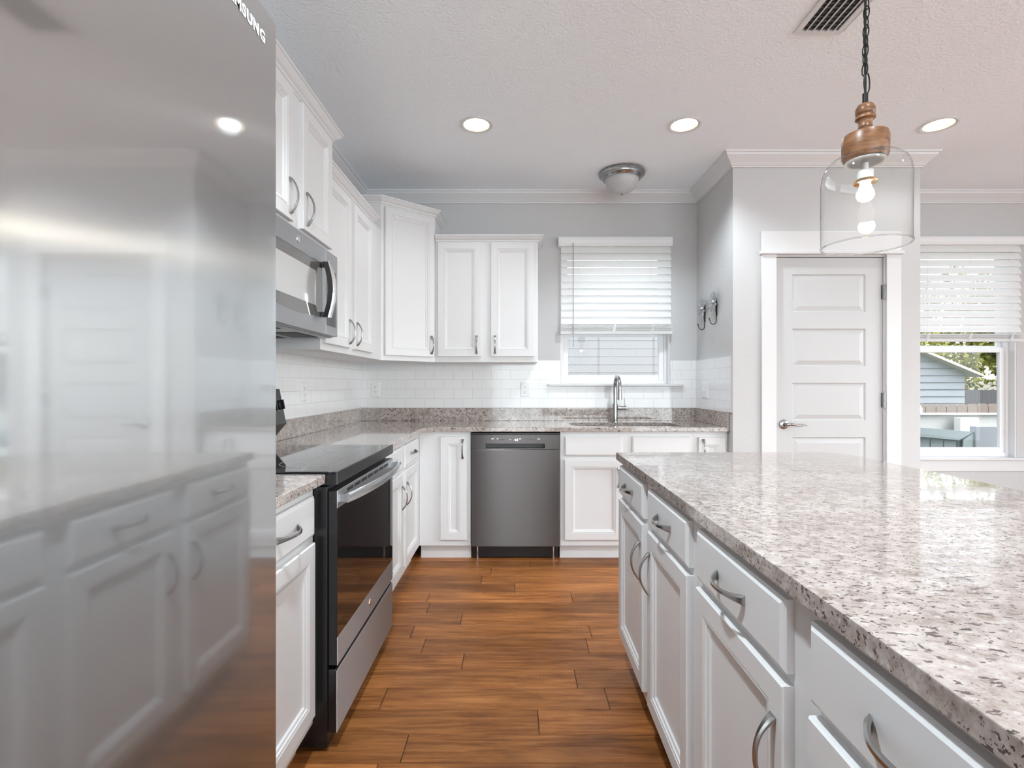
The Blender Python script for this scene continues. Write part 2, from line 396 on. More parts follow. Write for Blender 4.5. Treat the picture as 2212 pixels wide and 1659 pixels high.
# ------------------------------------------------------------------ recessed lamps
def recessed(x, y, label, power):
    t = thing('recessed_light', label, 'ceiling light', (x, y, ZC), group='recessed downlights in the ceiling')
    mb = MB(); mb.lathe([(.079,.001), (.098,-.0005), (.098,-.004), (.090,-.0065), (.079,-.003), (.0785,.001)]); mb.build('trim_ring', M['trim'], t, smooth=True)
    mb = MB(); mb.lathe([(.0775,-.003), (.066,.06), (.060,.095), (.0,.095)]); mb.build('reflector', mat_reflect, t, smooth=True)
    mb = MB(); mb.lathe([(.0,.062), (.025,.064), (.044,.074), (.050,.092)]); mb.build('bulb', M['lamp'], t, smooth=True)
    d = bpy.data.lights.new('downlight', 'SPOT'); d.energy = power; d.color = (.83, .935, 1) if power > 20 else (.94, .97, 1); d.shadow_soft_size = .05; d.spot_size = math.radians(135); d.spot_blend = .6
    o = bpy.data.objects.new('downlight', d); COL.objects.link(o); o.parent = t; o.location = (0, 0, -.012)
    return t
mat_reflect = mat('lamp_reflector', (.58,.51,.44), .5)  # warm glow of the lamp is put into this base colour
PW = {LAMPS[0]: 11, LAMPS[1]: 42, LAMPS[2]: 5, LAMPS[3]: 120, LAMPS[4]: 24, LAMPS[5]: 14}
LL = ['round recessed ceiling light nearest the corner cabinets', 'round recessed ceiling light in front of the window over the sink',
      'round recessed ceiling light to the right of the pendant'] + ['round recessed ceiling light over the room behind, lamp %s' % s for s in ('by the refrigerator', 'above the island', 'beyond the island', 'by the right wall', 'at the far rear right', 'at the rear')]  # unseen lamps of the room behind, added for the light they give
for (x, y), lb in zip(LAMPS, LL): recessed(x, y, lb, PW.get((x, y), 12))
# ceiling vent
t = thing('ceiling_vent', 'white louvred air vent in the ceiling beside the pendant chain', 'vent', (0, 0, ZC))
mb = MB()
fx0, fx1, fy0, fy1 = VX0, VX1, VY0, VY1; w = .024
for a, b in (((fx0, fy0), (fx1, fy0+w)), ((fx0, fy1-w), (fx1, fy1)), ((fx0, fy0+w), (fx0+w, fy1-w)), ((fx1-w, fy0+w), (fx1, fy1-w))):
    mb.box((a[0], a[1], -.008), (b[0], b[1], -.0005))
mb.build('frame', M['trim'], t, bevel=.002)
mb = MB(); mb.box((fx0+w, fy0+w, -.001), (fx1-w, fy1-w, -.0004)); mb.build('duct', M['dark'], t)  # flat dark sheet stands in for the shade inside the duct
mb = MB()
for i in range(5):
    x = fx0+w+.020+i*.0295
    mb.loops([[(x-.004, fy0+w, -.010), (x+.001, fy0+w, -.012), (x+.006, fy0+w, -.003), (x+.001, fy0+w, -.002)], [(x-.004, fy1-w, -.010), (x+.001, fy1-w, -.012), (x+.006, fy1-w, -.003), (x+.001, fy1-w, -.002)]])
mb.build('louvre_blades', M['trim'], t)
mb = MB()
for i in range(11): mb.box((fx0+w, fy0+w+.012+i*.025, -.0028), (fx1-w, fy0+w+.018+i*.025, -.0012))
mb.build('cross_blades', M['dgrey'], t)  # dark grey paints in the shade of blades lying deeper in the vent
# flush mount light over the sink
t = thing('flush_mount_light', 'brushed nickel flush mount light with frosted glass bowl above the sink', 'ceiling light', (.766, 3.715, ZC))
MB().lathe([(.02,-.0005), (.150,-.0005), (.166,-.012), (.166,-.020), (.158,-.026), (.150,-.027), (.148,-.036), (.140,-.040), (.137,-.050), (.128,-.055), (.122,-.055), (.118,-.045)]).build('pan', M['nickel'], t, smooth=True, ang=50)
pr = [(.121*math.cos(a), -.050-.105*math.sin(a)) for a in [PI/2*i/12 for i in range(12)]]
MB().lathe(pr+[(.001, -.155)]).build('bowl', M['frosted'], t, smooth=True, ang=80)
MB().lathe([(.001,-.152), (.006,-.154), (.007,-.160), (.004,-.166), (.001,-.168)]).build('finial', M['nickel'], t, smooth=True)

# ------------------------------------------------------------------ pantry door
t = bpy.data.objects.new('door_1', None); COL.objects.link(t); t.location = (0, PY, 0); t['kind'] = 'structure'
def grid_panel_door(x0, x1, z0, z1, rows, yf, th, m, name, parent):
    """door leaf with recessed moulded panels; faces -Y"""
    mb = MB(); bm = mb.bm
    pr = [(0,0), (.006,.006), (.012,.007), (.040,.001), (.044,.001)]
    xa, xb = x0+.112, x1-.112
    mb.box((x0, yf+.012, z0), (x1, yf+th, z1))
    def q(ps): bm.faces.new([bm.verts.new(p) for p in ps])
    q([(x0,yf,z0),(xa,yf,z0),(xa,yf,z1),(x0,yf,z1)]); q([(xb,yf,z0),(x1,yf,z0),(x1,yf,z1),(xb,yf,z1)])
    zs = z0
    for a, b in rows+[(z1, None)]:
        q([(xa,yf,zs),(xb,yf,zs),(xb,yf,a),(xa,yf,a)]); zs = b
        if b is None: break
        rings = [[(xa+i,yf+d,a+i),(xb-i,yf+d,a+i),(xb-i,yf+d,b-i),(xa+i,yf+d,b-i)] for i, d in pr]
        mb.loops(rings, False, True)
    for p, r in (((x0,z0),(x1,z0)), ((x1,z0),(x1,z1)), ((x1,z1),(x0,z1)), ((x0,z1),(x0,z0))):
        q([(p[0],yf,p[1]),(p[0],yf+.013,p[1]),(r[0],yf+.013,r[1]),(r[0],yf,r[1])])
    return mb.build(name, m, parent)
rows = []; zt = 1.945
for i in range(5): rows.append((zt-.254, zt)); zt -= .3645
rows = rows[::-1]
leaf = grid_panel_door(DX0+.003, DX1-.003, .01, DZ, rows, .014, .04, M['door'], 'door_leaf', t)
mb = MB()
mb.box((1.636, -.018, 0), (DX0-.012+.008, -.0005, 2.072)); mb.box((DX1+.006, -.018, 0), (2.565, -.0005, 2.072)); mb.build('casing', M['trim'], t, bevel=.002)
mb = MB(); mb.box((1.636, -.021, 2.094), (2.565, -.0005, 2.226)); mb.box((1.625, -.034, 2.072), (2.577, -.0005, 2.094)); mb.build('header', M['trim'], t, bevel=.004)
mb = MB(); mb.box((DX0-.012, .001, -.0), (DX0-.0002, .11, DZ)); mb.box((DX1+.0002, .001, 0), (DX1+.012, .11, DZ)); mb.box((DX0-.012, .001, DZ+.0045), (DX1+.012, .11, DZ+.008)); mb.build('jamb', M['trim'], t)
mb = MB(); mb.lathe([(.001,-.011), (.020,-.011), (.030,-.006), (.033,.0)], (1.798, .0135, .937), axis='Y'); mb.lathe([(.012,-.045), (.012,-.005)], (1.798, .0135, .937), n=20, axis='Y', cap0=True)
lv = [(1.795,-.030,.939), (1.815,-.034,.941), (1.84,-.034,.938), (1.87,-.033,.933), (1.895,-.033,.934), (1.915,-.032,.939), (1.932,-.031,.936)]
mb.tube(lv, [.011,.010,.008,.007,.0065,.006,.003], 14)
h = mb.build('door_handle', M['nickel'], leaf, smooth=True); h['label'] = 'brushed nickel lever handle'
for z in (1.825, 1.10, .25):
    mb = MB(); mb.lathe([(.0065,-.05),(.0065,.05)], (DX1+.001, -.004, z), n=14, cap0=True, cap1=True); mb.box((DX1-.012, .0125, z-.048), (DX1+.0, .0145, z+.048)); mb.box((DX1+.001, .000, z-.048), (DX1+.0045, .012, z+.048))
    mb.build('hinge', M['nickel'], leaf, smooth=True)

# ------------------------------------------------------------------ windows
def window(name, W, sash_z, valance, n_slat, pitch, z_slat_top, stack, wand, lab, cords):
    x0, x1, z0, z1 = W
    t = bpy.data.objects.new(name, None); COL.objects.link(t); t['kind'] = 'structure'
    y = YB
    def frm(mb, a, b, c, d, w, ya, yb):
        mb.box((a, ya, c), (a+w, yb, d)); mb.box((b-w, ya, c), (b, yb, d)); mb.box((a+w, ya, c), (b-w, yb, c+w)); mb.box((a+w, ya, d-w), (b-w, yb, d))
    mb = MB(); frm(mb, x0+.001, x1-.001, z0+.02, z1-.001, .030, y+.055, y+.13); mb.build('window_frame', M['vinyl'], t, bevel=.003)
    f1 = MB(); a, b = x0+.031, x1-.031; frm(f1, a, b, z0+.05, sash_z, .040, y+.066, y+.092); s1 = f1.build('lower_sash', M['vinyl'], t, bevel=.004)
    f2 = MB(); frm(f2, a, b, sash_z-.02, z1-.032, .035, y+.095, y+.12); s2 = f2.build('upper_sash', M['vinyl'], t, bevel=.004)
    mb = MB(); mb.box((a+.04, y+.078, z0+.09), (b-.04, y+.080, sash_z-.04)); mb.build('glass_pane', M['pane'], s1)
    mb = MB(); mb.box((a+.035, y+.107, sash_z+.015), (b-.035, y+.109, z1-.067)); mb.build('glass_pane', M['pane'], s2)
    mb = MB()
    mb.box((x0+.0005, y+.001, z0+.02), (x0+.012, y+.056, z1)); mb.box((x1-.012, y+.001, z0+.02), (x1-.0005, y+.056, z1)); mb.build('jamb_liner', M['trim'], t)
    mb = MB(); mb.box((x0+.0005, y-.0, z0+.0005), (x1-.0005, y+.056, z0+.0195)); mb.box((x0-.10, y-.045, z0+.0005), (x1+.10, y-.0005, z0+.0195)); mb.build('window_sill', M['trim'], t, bevel=.004)
    # blind
    bl = thing('window_blind', lab, 'window blind', (0, y-.004, 0))
    vx0, vx1, vz0, vz1 = valance
    pv = [(0,0), (.060,0), (.063,.006), (.060,.014), (.066,.022), (.066,.05), (.060,.058), (.066,.066), (.062,.073), (0,.073)]
    mb = MB(); mb.loops([[(x, -o, vz0+z*(vz1-vz0)/.073) for o, z in pv] for x in (vx0, vx1)]); mb.build('valance', M['vinyl'], bl)
    mb = MB(); sx0, sx1 = x0+.004, x1-.004
    if name == 'window_2': sx1 += 0.0
    for i in range(n_slat):
        zc = z_slat_top-pitch*(i+.5); hw = .0315; a = math.radians(66)
        pts = []
        for k in range(7):
            u = -1+2*k/6; cv = .004*(1-u*u)
            yy = -.030-(u*hw*math.cos(a))*-1+cv*math.sin(a)*-1; zz = zc+u*hw*math.sin(a)+cv*math.cos(a)
            pts.append((yy, zz))
        back = [(p[0]+.0028*math.sin(a), p[1]-.0028*math.cos(a)) for p in reversed(pts)]
        mb.loops([[(x, p[0], p[1]) for p in pts+back] for x in (sx0, sx1)])
    mb.build('slats', M['slat'], bl, smooth=True, ang=30)
    mb = MB(); sz0, sz1 = stack; ns = 6
    for i in range(ns):
        z = sz0+.020+(sz1-sz0-.020)*i/ns; dy = random.uniform(-.003, .003)
        mb.box((sx0-.004, -.058+dy, z), (sx1+.004, -.006+dy, z+(sz1-sz0-.02)/ns*.55))
    mb.box((sx0-.004, -.058, sz0), (sx1+.004, -.004, sz0+.018)); mb.build('slat_stack', M['slat'], bl)
    mb = MB()
    for cx in cords:
        mb.tube([(cx, -.0615, vz0), (cx, -.0605, sz1)], .0009, 6); mb.tube([(cx+.006, -.006, vz0), (cx+.006, -.006, sz1)], .0009, 6)
        for k in range(7):
            ph = random.uniform(0, 6)
            pts = [(cx+.018*math.sin(ph+s*.9)*(.4+.6*s/8), -.062-.003*math.cos(s), sz0-.004+(sz1-sz0+.006)*(.5+.5*math.sin(s*.8+ph))) for s in range(9)]
            mb.tube(pts, .0011, 5)
    mb.build('ladder_cords', M['vinyl'], bl, smooth=True)
    if wand:
        wx, wz = wand
        mb = MB(); mb.tube([(wx, -.070, vz0+.02), (wx, -.070, wz)], .0035, 10); mb.build('tilt_wand', M['grey'], bl, smooth=True)
window('window_1', W1, 1.74, (.335, 1.236, 2.300, 2.371), 11, .0563, 2.305, (1.605, 1.680), (.45, 1.50), 'white horizontal blind half raised over the sink window', (.50, .775, 1.075))
window('window_2', W2, 1.505, (3.09, 4.06, 2.312, 2.375), 12, .0580, 2.315, (1.545, 1.610), None, 'white horizontal blind half raised over the dining window by the pantry', (3.25, 3.587, 3.915))
mb = MB(); mb.box((W2[0]-.06, YB-.018, W2[2]-.088), (W2[1]+.06, YB-.0005, W2[2]-.001)); struct(mb.build('trim_2', M['trim'], bevel=.002))
# unseen openings added behind and right of the camera to let daylight in
def plain_window(name, pts, along_x, n):
    t = bpy.data.objects.new(name, None); COL.objects.link(t); t['kind'] = 'structure'
    a, b, c, d, y0, y1 = pts; mb = MB(); pm = MB()
    def B(q, p0, p1):
        if along_x: q.box(p0, p1)
        else: q.box((p0[1], p0[0], p0[2]), (p1[1], p1[0], p1[2]))
    w = .05
    B(mb, (a, y0, c), (b, y1, c+w)); B(mb, (a, y0, d-w), (b, y1, d))
    for i in range(n+1):
        x = a+(b-a-w)*i/n; B(mb, (x, y0, c+w), (x+w, y1, d-w))
        if i < n: B(pm, (x+w, (y0+y1)/2-.002, c+w), (a+(b-a-w)*(i+1)/n, (y0+y1)/2+.002, d-w))
    mb.build('window_frame', M['vinyl'], t); pm.build('glass_pane', M['pane'], t)
plain_window('window_3', (-2.5, 2.1, .45, 2.45, RX+.03, RX+.08), False, 4)
plain_window('window_4', (-.7, 4.7, .05, 2.4, RY-.08, RY-.03), True, 4)

# ------------------------------------------------------------------ tiles
def tiles(x0, x1, z0, z1, loc, rz, lab, holes=(), phase=0, edge=0):
    mb = MB(); xs = x0
    for a, b, c, d in holes:
        mb.box((xs, -.008, z0), (a, 0, z1)); mb.box((a, -.008, z0), (b, 0, c)); xs = b
    mb.box((xs, -.008, z0), (x1, 0, z1))
    for v in mb.bm.verts: v.co.x -= phase; v.co.z -= 1.016
    l = Vector((phase, 0, 1.016)); l.rotate(Matrix.Rotation(rz, 3, 'Z'))
    o = mb.build('tile_backsplash', M['tile'], loc=(loc[0]+l.x, loc[1]+l.y, l.z)); o.rotation_euler = (0, 0, rz)
    return tag(o, lab, 'backsplash')
TT = 1.398
tiles(XL+.009, PX0-.009, 1.0165, TT, (0, YB-.0005, 0), 0, 'white subway tile backsplash on the wall under the window', [(W1[0]-.001, W1[1]+.001, W1[2]-.001, 0)], .107)
tiles(.77, YB-.0005, 1.0165, TT, (XL+.0005, 0, 0), PI/2, 'white subway tile backsplash on the left wall behind the range', (), .05)
tiles(-YB+.0005, -PY-.003, 1.0165, TT, (PX0-.0005, 0, 0), -PI/2, 'short white subway tile backsplash on the side wall right of the sink', (), .02)
mb = MB(); mb.box((PX0-.012, PY+.0005, 1.0165), (PX0-.0005, PY+.003, TT+.002)); struct(mb.build('trim_3', M['grey']))

# ------------------------------------------------------------------ cabinets
DOORP = [(0,.0), (0,-.017), (.0025,-.020), (.0470,-.020), (.0485,-.0165), (.0505,-.0165), (.052,-.0190), (.057,-.0180), (.0585,-.0140), (.0605,-.0138), (.067,-.0120), (.0695,-.0075), (.0715,-.0068)]
DRAWP = [(0,0), (0,-.013), (.003,-.0155), (.010,-.020), (.0105,-.020)]
def ringed(x0, x1, z0, z1, prof):
    mb = MB()
    mb.loops([[(x0+i,d,z0+i),(x1-i,d,z0+i),(x1-i,d,z1-i),(x0+i,d,z1-i)] for i, d in prof]); return mb
_h = None
def handle_mesh():
    global _h
    if _h: return _h
    mb = MB(); rings = []; L = .066; N = 22
    for i in range(N+1):
        u = -1+2*i/N; s = u*L*1.03
        out = .030*(1-abs(u)**2.3)+.0005
        w = .0046+.0054*abs(u)**3.0
        th = .0032+.0022*abs(u)**4
        t = Vector((L*1.03, 0, 0)); du = -.030*2.3*abs(u)**1.3*(1 if u > 0 else -1)
        tv = Vector((L*1.03, 0, du)).normalized()  # x along, z outwards here
        nv = Vector((-tv.z, 0, tv.x)) if tv.x > .01 else Vector((0,0,1))
        c = Vector((s, 0, out))
        if abs(u) > .97: nv = Vector((0, 0, 1))
        ring = []
        for a, b in ((-1,-.9), (1,-.9), (1.0,.1), (.55,.95), (-.55,.95), (-1.0,.1)):
            p = c+Vector((0, a*w, 0))+nv*(b*th)
            z = max(p.z, 0.0)
            ring.append((p.x, -z, p.y))
        rings.append(ring)
    mb.loops(rings)
    o = mb.build('handle', M['nickel'], smooth=True, ang=25); _h = o.data
    bpy.data.objects.remove(o); return _h
def handle(parent, x, z, vertical, y=-.020):
    o = bpy.data.objects.new('handle', handle_mesh()); COL.objects.link(o); o.parent = parent
    o.location = (x, y-.0003, z); o.rotation_euler = (0, PI/2 if vertical else 0, 0)
    return o
def add_door(t, x0, x1, z0, z1, h=None):
    d = ringed(x0, x1, z0, z1, DOORP).build('door', M['cab'], t)
    if h: handle(d, h[0], h[1], True)
    return d
def add_drawer(t, x0, x1, z0, z1, h=True):
    d = ringed(x0, x1, z0, z1, DRAWP).build('drawer_front', M['cab'], t)
    if h: handle(d, (x0+x1)/2, (z0+z1)/2, False)
    return d
CRN = [(0,0), (.004,0), (.004,.008), (.010,.010), (.012,.018), (.022,.024), (.034,.036), (.038,.042), (.044,.043), (.044,.052), (0,.052)]
def base_body(t, w, dep, ztop=.8835, toe=.10, toe_dep=.055, raw=False, left_notch=0):
    mb = MB(); mb.box((0, 0, toe), (w, dep, ztop)); mb.build('body', M['cab'], t, bevel=.001)
    mb = MB(); mb.box((.002, toe_dep, 0), (w-.002, dep-.01, toe)); mb.build('toe_kick', M['cab'] if not raw else M['raw'], t)
def upper(label, loc, rz, w, dep, z0, z1, doors, crown_path, zc, group=None, hset=None, diag=None):
    t = thing('wall_cabinet', label, 'cabinet', (loc[0], loc[1], z0), rz, group)
    mb = MB()
    if diag:
        mb.loops([[(*p, 0) for p in diag], [(*p, z1-z0) for p in diag]])
    else: mb.box((0, 0, 0), (w, dep, z1-z0))
    b = mb.build('body', M['cab'], t, bevel=.001)
    for (a, b_, c, d, hx) in doors:
        add_door(t, a, b_, c-z0, d-z0, (hx, c-z0+.088))
    o = MB().sweep([(p[0], p[1], 0) for p in crown_path], [(q[0], q[1]+zc-z0) for q in CRN]).build('crown_moulding', M['cab'], t)
    return t
# uppers along the left wall (local x = +Y)
LFX = -.928
upper('white wall cabinet with two doors above the microwave', (-.872, 1.63, 0), PI/2, .79, .376, 1.812, 2.372,
      [(.02, .333, 1.832, 2.338, .300), (.422, .745, 1.832, 2.338, .455)], [(.0, 0), (.79, 0), (.79, .33)], 2.350)
upper('white two-door wall cabinet between the microwave and the corner cabinet', (LFX, 2.426, 0), PI/2, .870, .320, 1.372, 2.262,
      [(.02, .394, 1.405, 2.228, .365), (.464, .830, 1.405, 2.228, .495)], [(.0, 0), (.860, 0), (.860, .06)], 2.236)
p0 = Vector((-.928, 3.515)); p1 = Vector((-.603, 3.81)); dv = p1-p0; ang = math.atan2(dv.y, dv.x); L = dv.length
def loc2(x, y):
    v = Vector((x, y))-p0; c, s = math.cos(-ang), math.sin(-ang); return (v.x*c-v.y*s, v.x*s+v.y*c)
dg = [loc2(-.928, 3.515), loc2(-.603, 3.81), loc2(-.603, YB-.0015), loc2(XL+.0015, YB-.0015), loc2(XL+.0015, 3.515)]
dg = [(0, 0), (L, 0)] + dg[2:]
upper('tall white angled corner wall cabinet with a single door', (-.928, 3.515, 0), ang, L, 0, 1.372, 2.452, [(.024, L-.018, 1.407, 2.432, L-.045)],
      [loc2(XL+.06, 3.515), (0, 0), (L, 0), loc2(-.603, YB-.0015)], 2.442, diag=dg)
upper('white two-door wall cabinet to the left of the sink window', (-.602, 3.81, 0), 0, .764, .2985, 1.372, 2.286,
      [(.020, .343, 1.412, 2.257, .308), (.414, .737, 1.412, 2.257, .446)], [(.002, 0), (.764, 0), (.764, .2985)], 2.258)
# filler between the left uppers and the corner cabinet
mb = MB(); mb.box((XL+.002, 3.2970, 1.372), (LFX, 3.5145, 2.262)); tag(mb.build('filler_panel', M['cab'], bevel=.001), 'plain white filler strip between left wall cabinet and corner cabinet', 'cabinet filler')
for t in ():
    pass
# lower cabinets, left run
t = thing('base_cabinet', 'white base cabinet with one drawer beside the refrigerator', 'cabinet', (-.665, .80, 0), PI/2)
base_body(t, .874, .583, raw=True)
add_drawer(t, .442, .846, .722, .850); add_door(t, .442, .846, .143, .700, (.475, .57)); 
add_drawer(t, .03, .41, .722, .850); add_door(t, .03, .41, .143, .700, (.38, .57))
t = thing('base_cabinet', 'white base cabinet with two drawers and two doors right of the range', 'cabinet', (-.665, 2.446, 0), PI/2)
base_body(t, 1.063, .583)
add_drawer(t, .065, .474, .722, .850); add_drawer(t, .539, .945, .722, .850)
add_door(t, .065, .474, .143, .700, (.445, .565)); add_door(t, .539, .945, .143, .700, (.568, .565))
# back run
t = thing('base_cabinet', 'narrow single-door white base cabinet left of the dishwasher', 'cabinet', (-.664, 3.51, 0), 0)
base_body(t, .352, .598)
add_door(t, .146, .326, .143, .850, (.298, .765))
t = thing('base_cabinet', 'white sink base cabinet with two doors and two false drawer fronts', 'cabinet', (.302, 3.51, 0), 0)
base_body(t, .912, .598, ztop=.66)
mb = MB(); mb.box((0, 0, .6602), (.912, .02, .8835)); mb.box((0, .02, .6602), (.018, .598, .8835)); mb.box((.894, .02, .6602), (.912, .598, .8835)); mb.build('top_rails', M['cab'], t)
add_drawer(t, .029, .424, .717, .850, False); add_drawer(t, .490, .885, .717, .850, False)
add_door(t, .029, .424, .143, .692, (.395, .57)); add_door(t, .490, .885, .143, .692, (.519, .57))
t = thing('base_cabinet', 'narrow single-door white base cabinet at the right end under the counter', 'cabinet', (1.2145, 3.51, 0), 0)
base_body(t, .234, .598)
add_door(t, .030, .214, .143, .845, (.062, .765))
# island
IS = .0065; IR = -PI/2-IS
def ix(y): return .4435+IS*y
def island_unit(y0, w, label, parts, dep=.60):
    t = thing('island_cabinet', label, 'cabinet', (ix(y0), y0, 0), IR, 'white base cabinets of the island')
    base_body(t, w, dep, raw=True, toe_dep=.070)
    for a, b, hx in parts:
        add_drawer(t, a, b, .742, .862); add_door(t, a, b, .143, .722, (hx, .59))
    return t
island_unit(2.205, .9375, 'white island base cabinet at the far end of the island, two drawers over two doors', [(.017, .434, .405), (.505, .905, .534)])
island_unit(1.2665, .9495, 'white island base cabinet nearest the camera, two drawers over two doors', [(.034, .442, .412), (.513, .920, .543)])
island_unit(.316, .60, 'white island base cabinet at the near end beside the camera', [(.03, .57, .06)])
mb = MB(); mb.loops([[(1.054, -.284, z), (1.074, -.284, z), (1.074, 2.20, z), (1.054+.008, 2.20, z)] for z in (.0, .8835)])
tag(mb.build('island_back_panel', M['cab'], bevel=.001), 'plain white back panel closing the seating side of the island', 'panel')

# ------------------------------------------------------------------ counters
def cedge(y): return .4165+IS*y
isl = [(cedge(-.33), -.33), (1.402, -.33)]+arc(1.402-.13, 2.215-.13, .13, 0, 90, 10)+[(cedge(2.215)+.004, 2.215), (cedge(2.21), 2.211)]
tag(slab(isl, [], .884, .914).build('island_countertop', M['granite'], bevel=.004), 'large speckled grey and cream granite countertop on the island', 'countertop')
SINK = rrect(.395, 3.575, 1.17, 3.925, .09)
CX, CY = -.624, 3.472
outer = [(XL+.001, 2.4445), (CX, 2.4445)]+[(CX+.09-.09*math.cos(math.radians(a)), CY-.09+.09*math.sin(math.radians(a))) for a in range(0, 91, 10)]+[(PX0-.001, CY), (PX0-.001, YB-.001), (XL+.001, YB-.001)]
t = thing('countertop', 'L-shaped speckled granite countertop along the back wall holding the sink', 'countertop', (0, 0, 0))
slab(outer, [SINK], .884, .914).build('worktop', M['granite'], t, bevel=.003)
mb = MB(); mb.box((XL+.021, YB-.021, .9145), (PX0-.021, YB-.001, 1.016)); mb.box((XL+.001, 2.4445, .9145), (XL+.021, YB-.001, 1.016)); mb.box((PX0-.021, PY+.05, .9145), (PX0-.001, YB-.001, 1.016))
mb.build('upstand', M['granite'], t, bevel=.0015)
t = thing('countertop', 'short speckled granite countertop between the refrigerator and the range', 'countertop', (0, 0, 0))
slab([(XL+.001, .80), (CX, .80), (CX, 1.675), (XL+.001, 1.675)], [], .884, .914).build('worktop', M['granite'], t, bevel=.003)
mb = MB(); mb.box((XL+.001, .80, .9145), (XL+.021, 1.675, 1.016)); mb.build('upstand', M['granite'], t, bevel=.0015)
# sink
t = thing('sink', 'stainless undermount sink set in the granite counter below the window', 'sink', (0, 0, 0))
mb = MB()
def rr(i, z): return [(x, y, z) for x, y in rrect(.395-i, 3.575-i, 1.17+i, 3.925+i, .09+i)]
def rr2(i, z): return [(x, y, z) for x, y in rrect(.395+i, 3.575+i, 1.17-i, 3.925-i, max(.09-i, .03))]
mb.loops([rr(.02, .8825), rr(.003, .8828), rr2(.0, .875), rr2(.004, .72), rr2(.02, .695), rr2(.05, .688)], False, True)
mb.build('basin', M['steel'], t, smooth=True)
mb = MB(); mb.lathe([(.0,.690), (.03,.690), (.045,.692), (.048,.6885)], (.78, 3.75, 0)); mb.build('drain', M['chrome'], t, smooth=True)
# faucet
t = thing('faucet', 'brushed nickel pull-down gooseneck faucet standing behind the sink', 'faucet', (.77, 3.985, .9145))
mb = MB(); mb.lathe([(.001,0), (.0225,0), (.0225,.006), (.0195,.008), (.0195,.140), (.0175,.142), (.001,.142)], n=32); mb.build('base', M['nickel'], t, smooth=True)
pts = [(0, 0, .13), (0, 0, .20), (0, 0, .262)]+[(0, -.0875+.0875*math.cos(a), .265+.0875*math.sin(a)*1.0) for a in [PI*i/14 for i in range(1, 14)]]+[(0, -.175, .262), (0, -.175, .245)]
mb = MB(); mb.tube(pts, .0135, 20); mb.build('spout', M['nickel'], t, smooth=True)
mb = MB(); mb.lathe([(.0137,.250), (.016,.235), (.017,.19), (.0175,.178), (.015,.176), (.001,.177)], (0, -.175, 0), n=28, cap0=True); sh = mb.build('spray_head', M['nickel'], t, smooth=True)
for z in (.222, .203):
    mb = MB(); mb.lathe([(.001,-.0185), (.0052,-.0175), (.0052,-.012)], (0, -.175, z), n=4, axis='Y', cap0=True)
    for v in mb.bm.verts: v.co.x, v.co.y = -.0 + (v.co.y+.175)*.85*1.0 , -.175-(v.co.x)*1.0 - .004
    mb.build('spray_button', M['dark'], sh)
mb = MB(); mb.lathe([(.001,.018), (.016,.018), (.016,.086), (.001,.086)], (0, 0, .107), n=24, axis='X'); mb.build('valve', M['nickel'], t, smooth=True)
mb = MB(); mb.tube([(.078, 0, .118), (.074, -.002, .15), (.071, -.004, .183)], [.0045, .0035, .0035], 10); mb.build('lever', M['nickel'], t, smooth=True)

# ------------------------------------------------------------------ outlets and switch
def outlet(loc, rz, label, kind='outlet'):
    t = thing('wall_outlet' if kind == 'outlet' else 'light_switch', label, kind if kind == 'outlet' else 'switch', loc, rz, 'white duplex outlets on the tiles' if kind == 'outlet' else None)
    mb = MB(); w = .035 if kind == 'outlet' else .058
    mb.loops([[(-w+i, d, -.0575+i), (w-i, d, -.0575+i), (w-i, d, .0575-i), (-w+i, d, .0575-i)] for i, d in ((0,0), (0,-.003), (.004,-.0055))]); mb.build('cover_plate', M['plate'], t)
    if kind == 'outlet':
        for z in (-.0195, .0195):
            mb = MB(); mb.lathe([(.001,-.0085), (.0155,-.0085), (.0165,-.005)], (0, 0, z), n=24, axis='Y')
            for v in mb.bm.verts: v.co.z = z+max(-.0125, min(.0125, v.co.z-z))
            s = mb.build('socket', M['plate'], t)
            mb = MB(); mb.box((-.0075, -.0090, z-.001), (-.0055, -.0083, z+.007)); mb.box((.0055, -.0090, z-.001), (.0075, -.0083, z+.006)); mb.box((-.0022, -.0090, z-.009), (.0022, -.0083, z-.0045)); mb.build('slots', M['dark'], s)
    else:
        for x in (-.023, .023):
            mb = MB(); mb.loops([[(x-.004, -.0055, -.010), (x+.004, -.0055, -.010), (x+.004, -.0055, .010), (x-.004, -.0055, .010)], [(x-.0035, -.016, .002), (x+.0035, -.016, .002), (x+.0035, -.013, .010), (x-.0035, -.013, .010)]]); mb.build('toggle', M['plate'], t)
outlet((-1.125, YB-.0085, 1.165), 0, 'white duplex outlet on the back tiles near the left corner')
outlet((.070, YB-.0085, 1.163), 0, 'white duplex outlet on the back tiles to the left of the window')
outlet((XL+.0085, 2.985, 1.163), PI/2, 'white duplex outlet on the left wall tiles above the counter')
outlet((PX0-.0085, 3.905, 1.160), -PI/2, 'white double switch plate on the side tiles right of the window', 'switch')

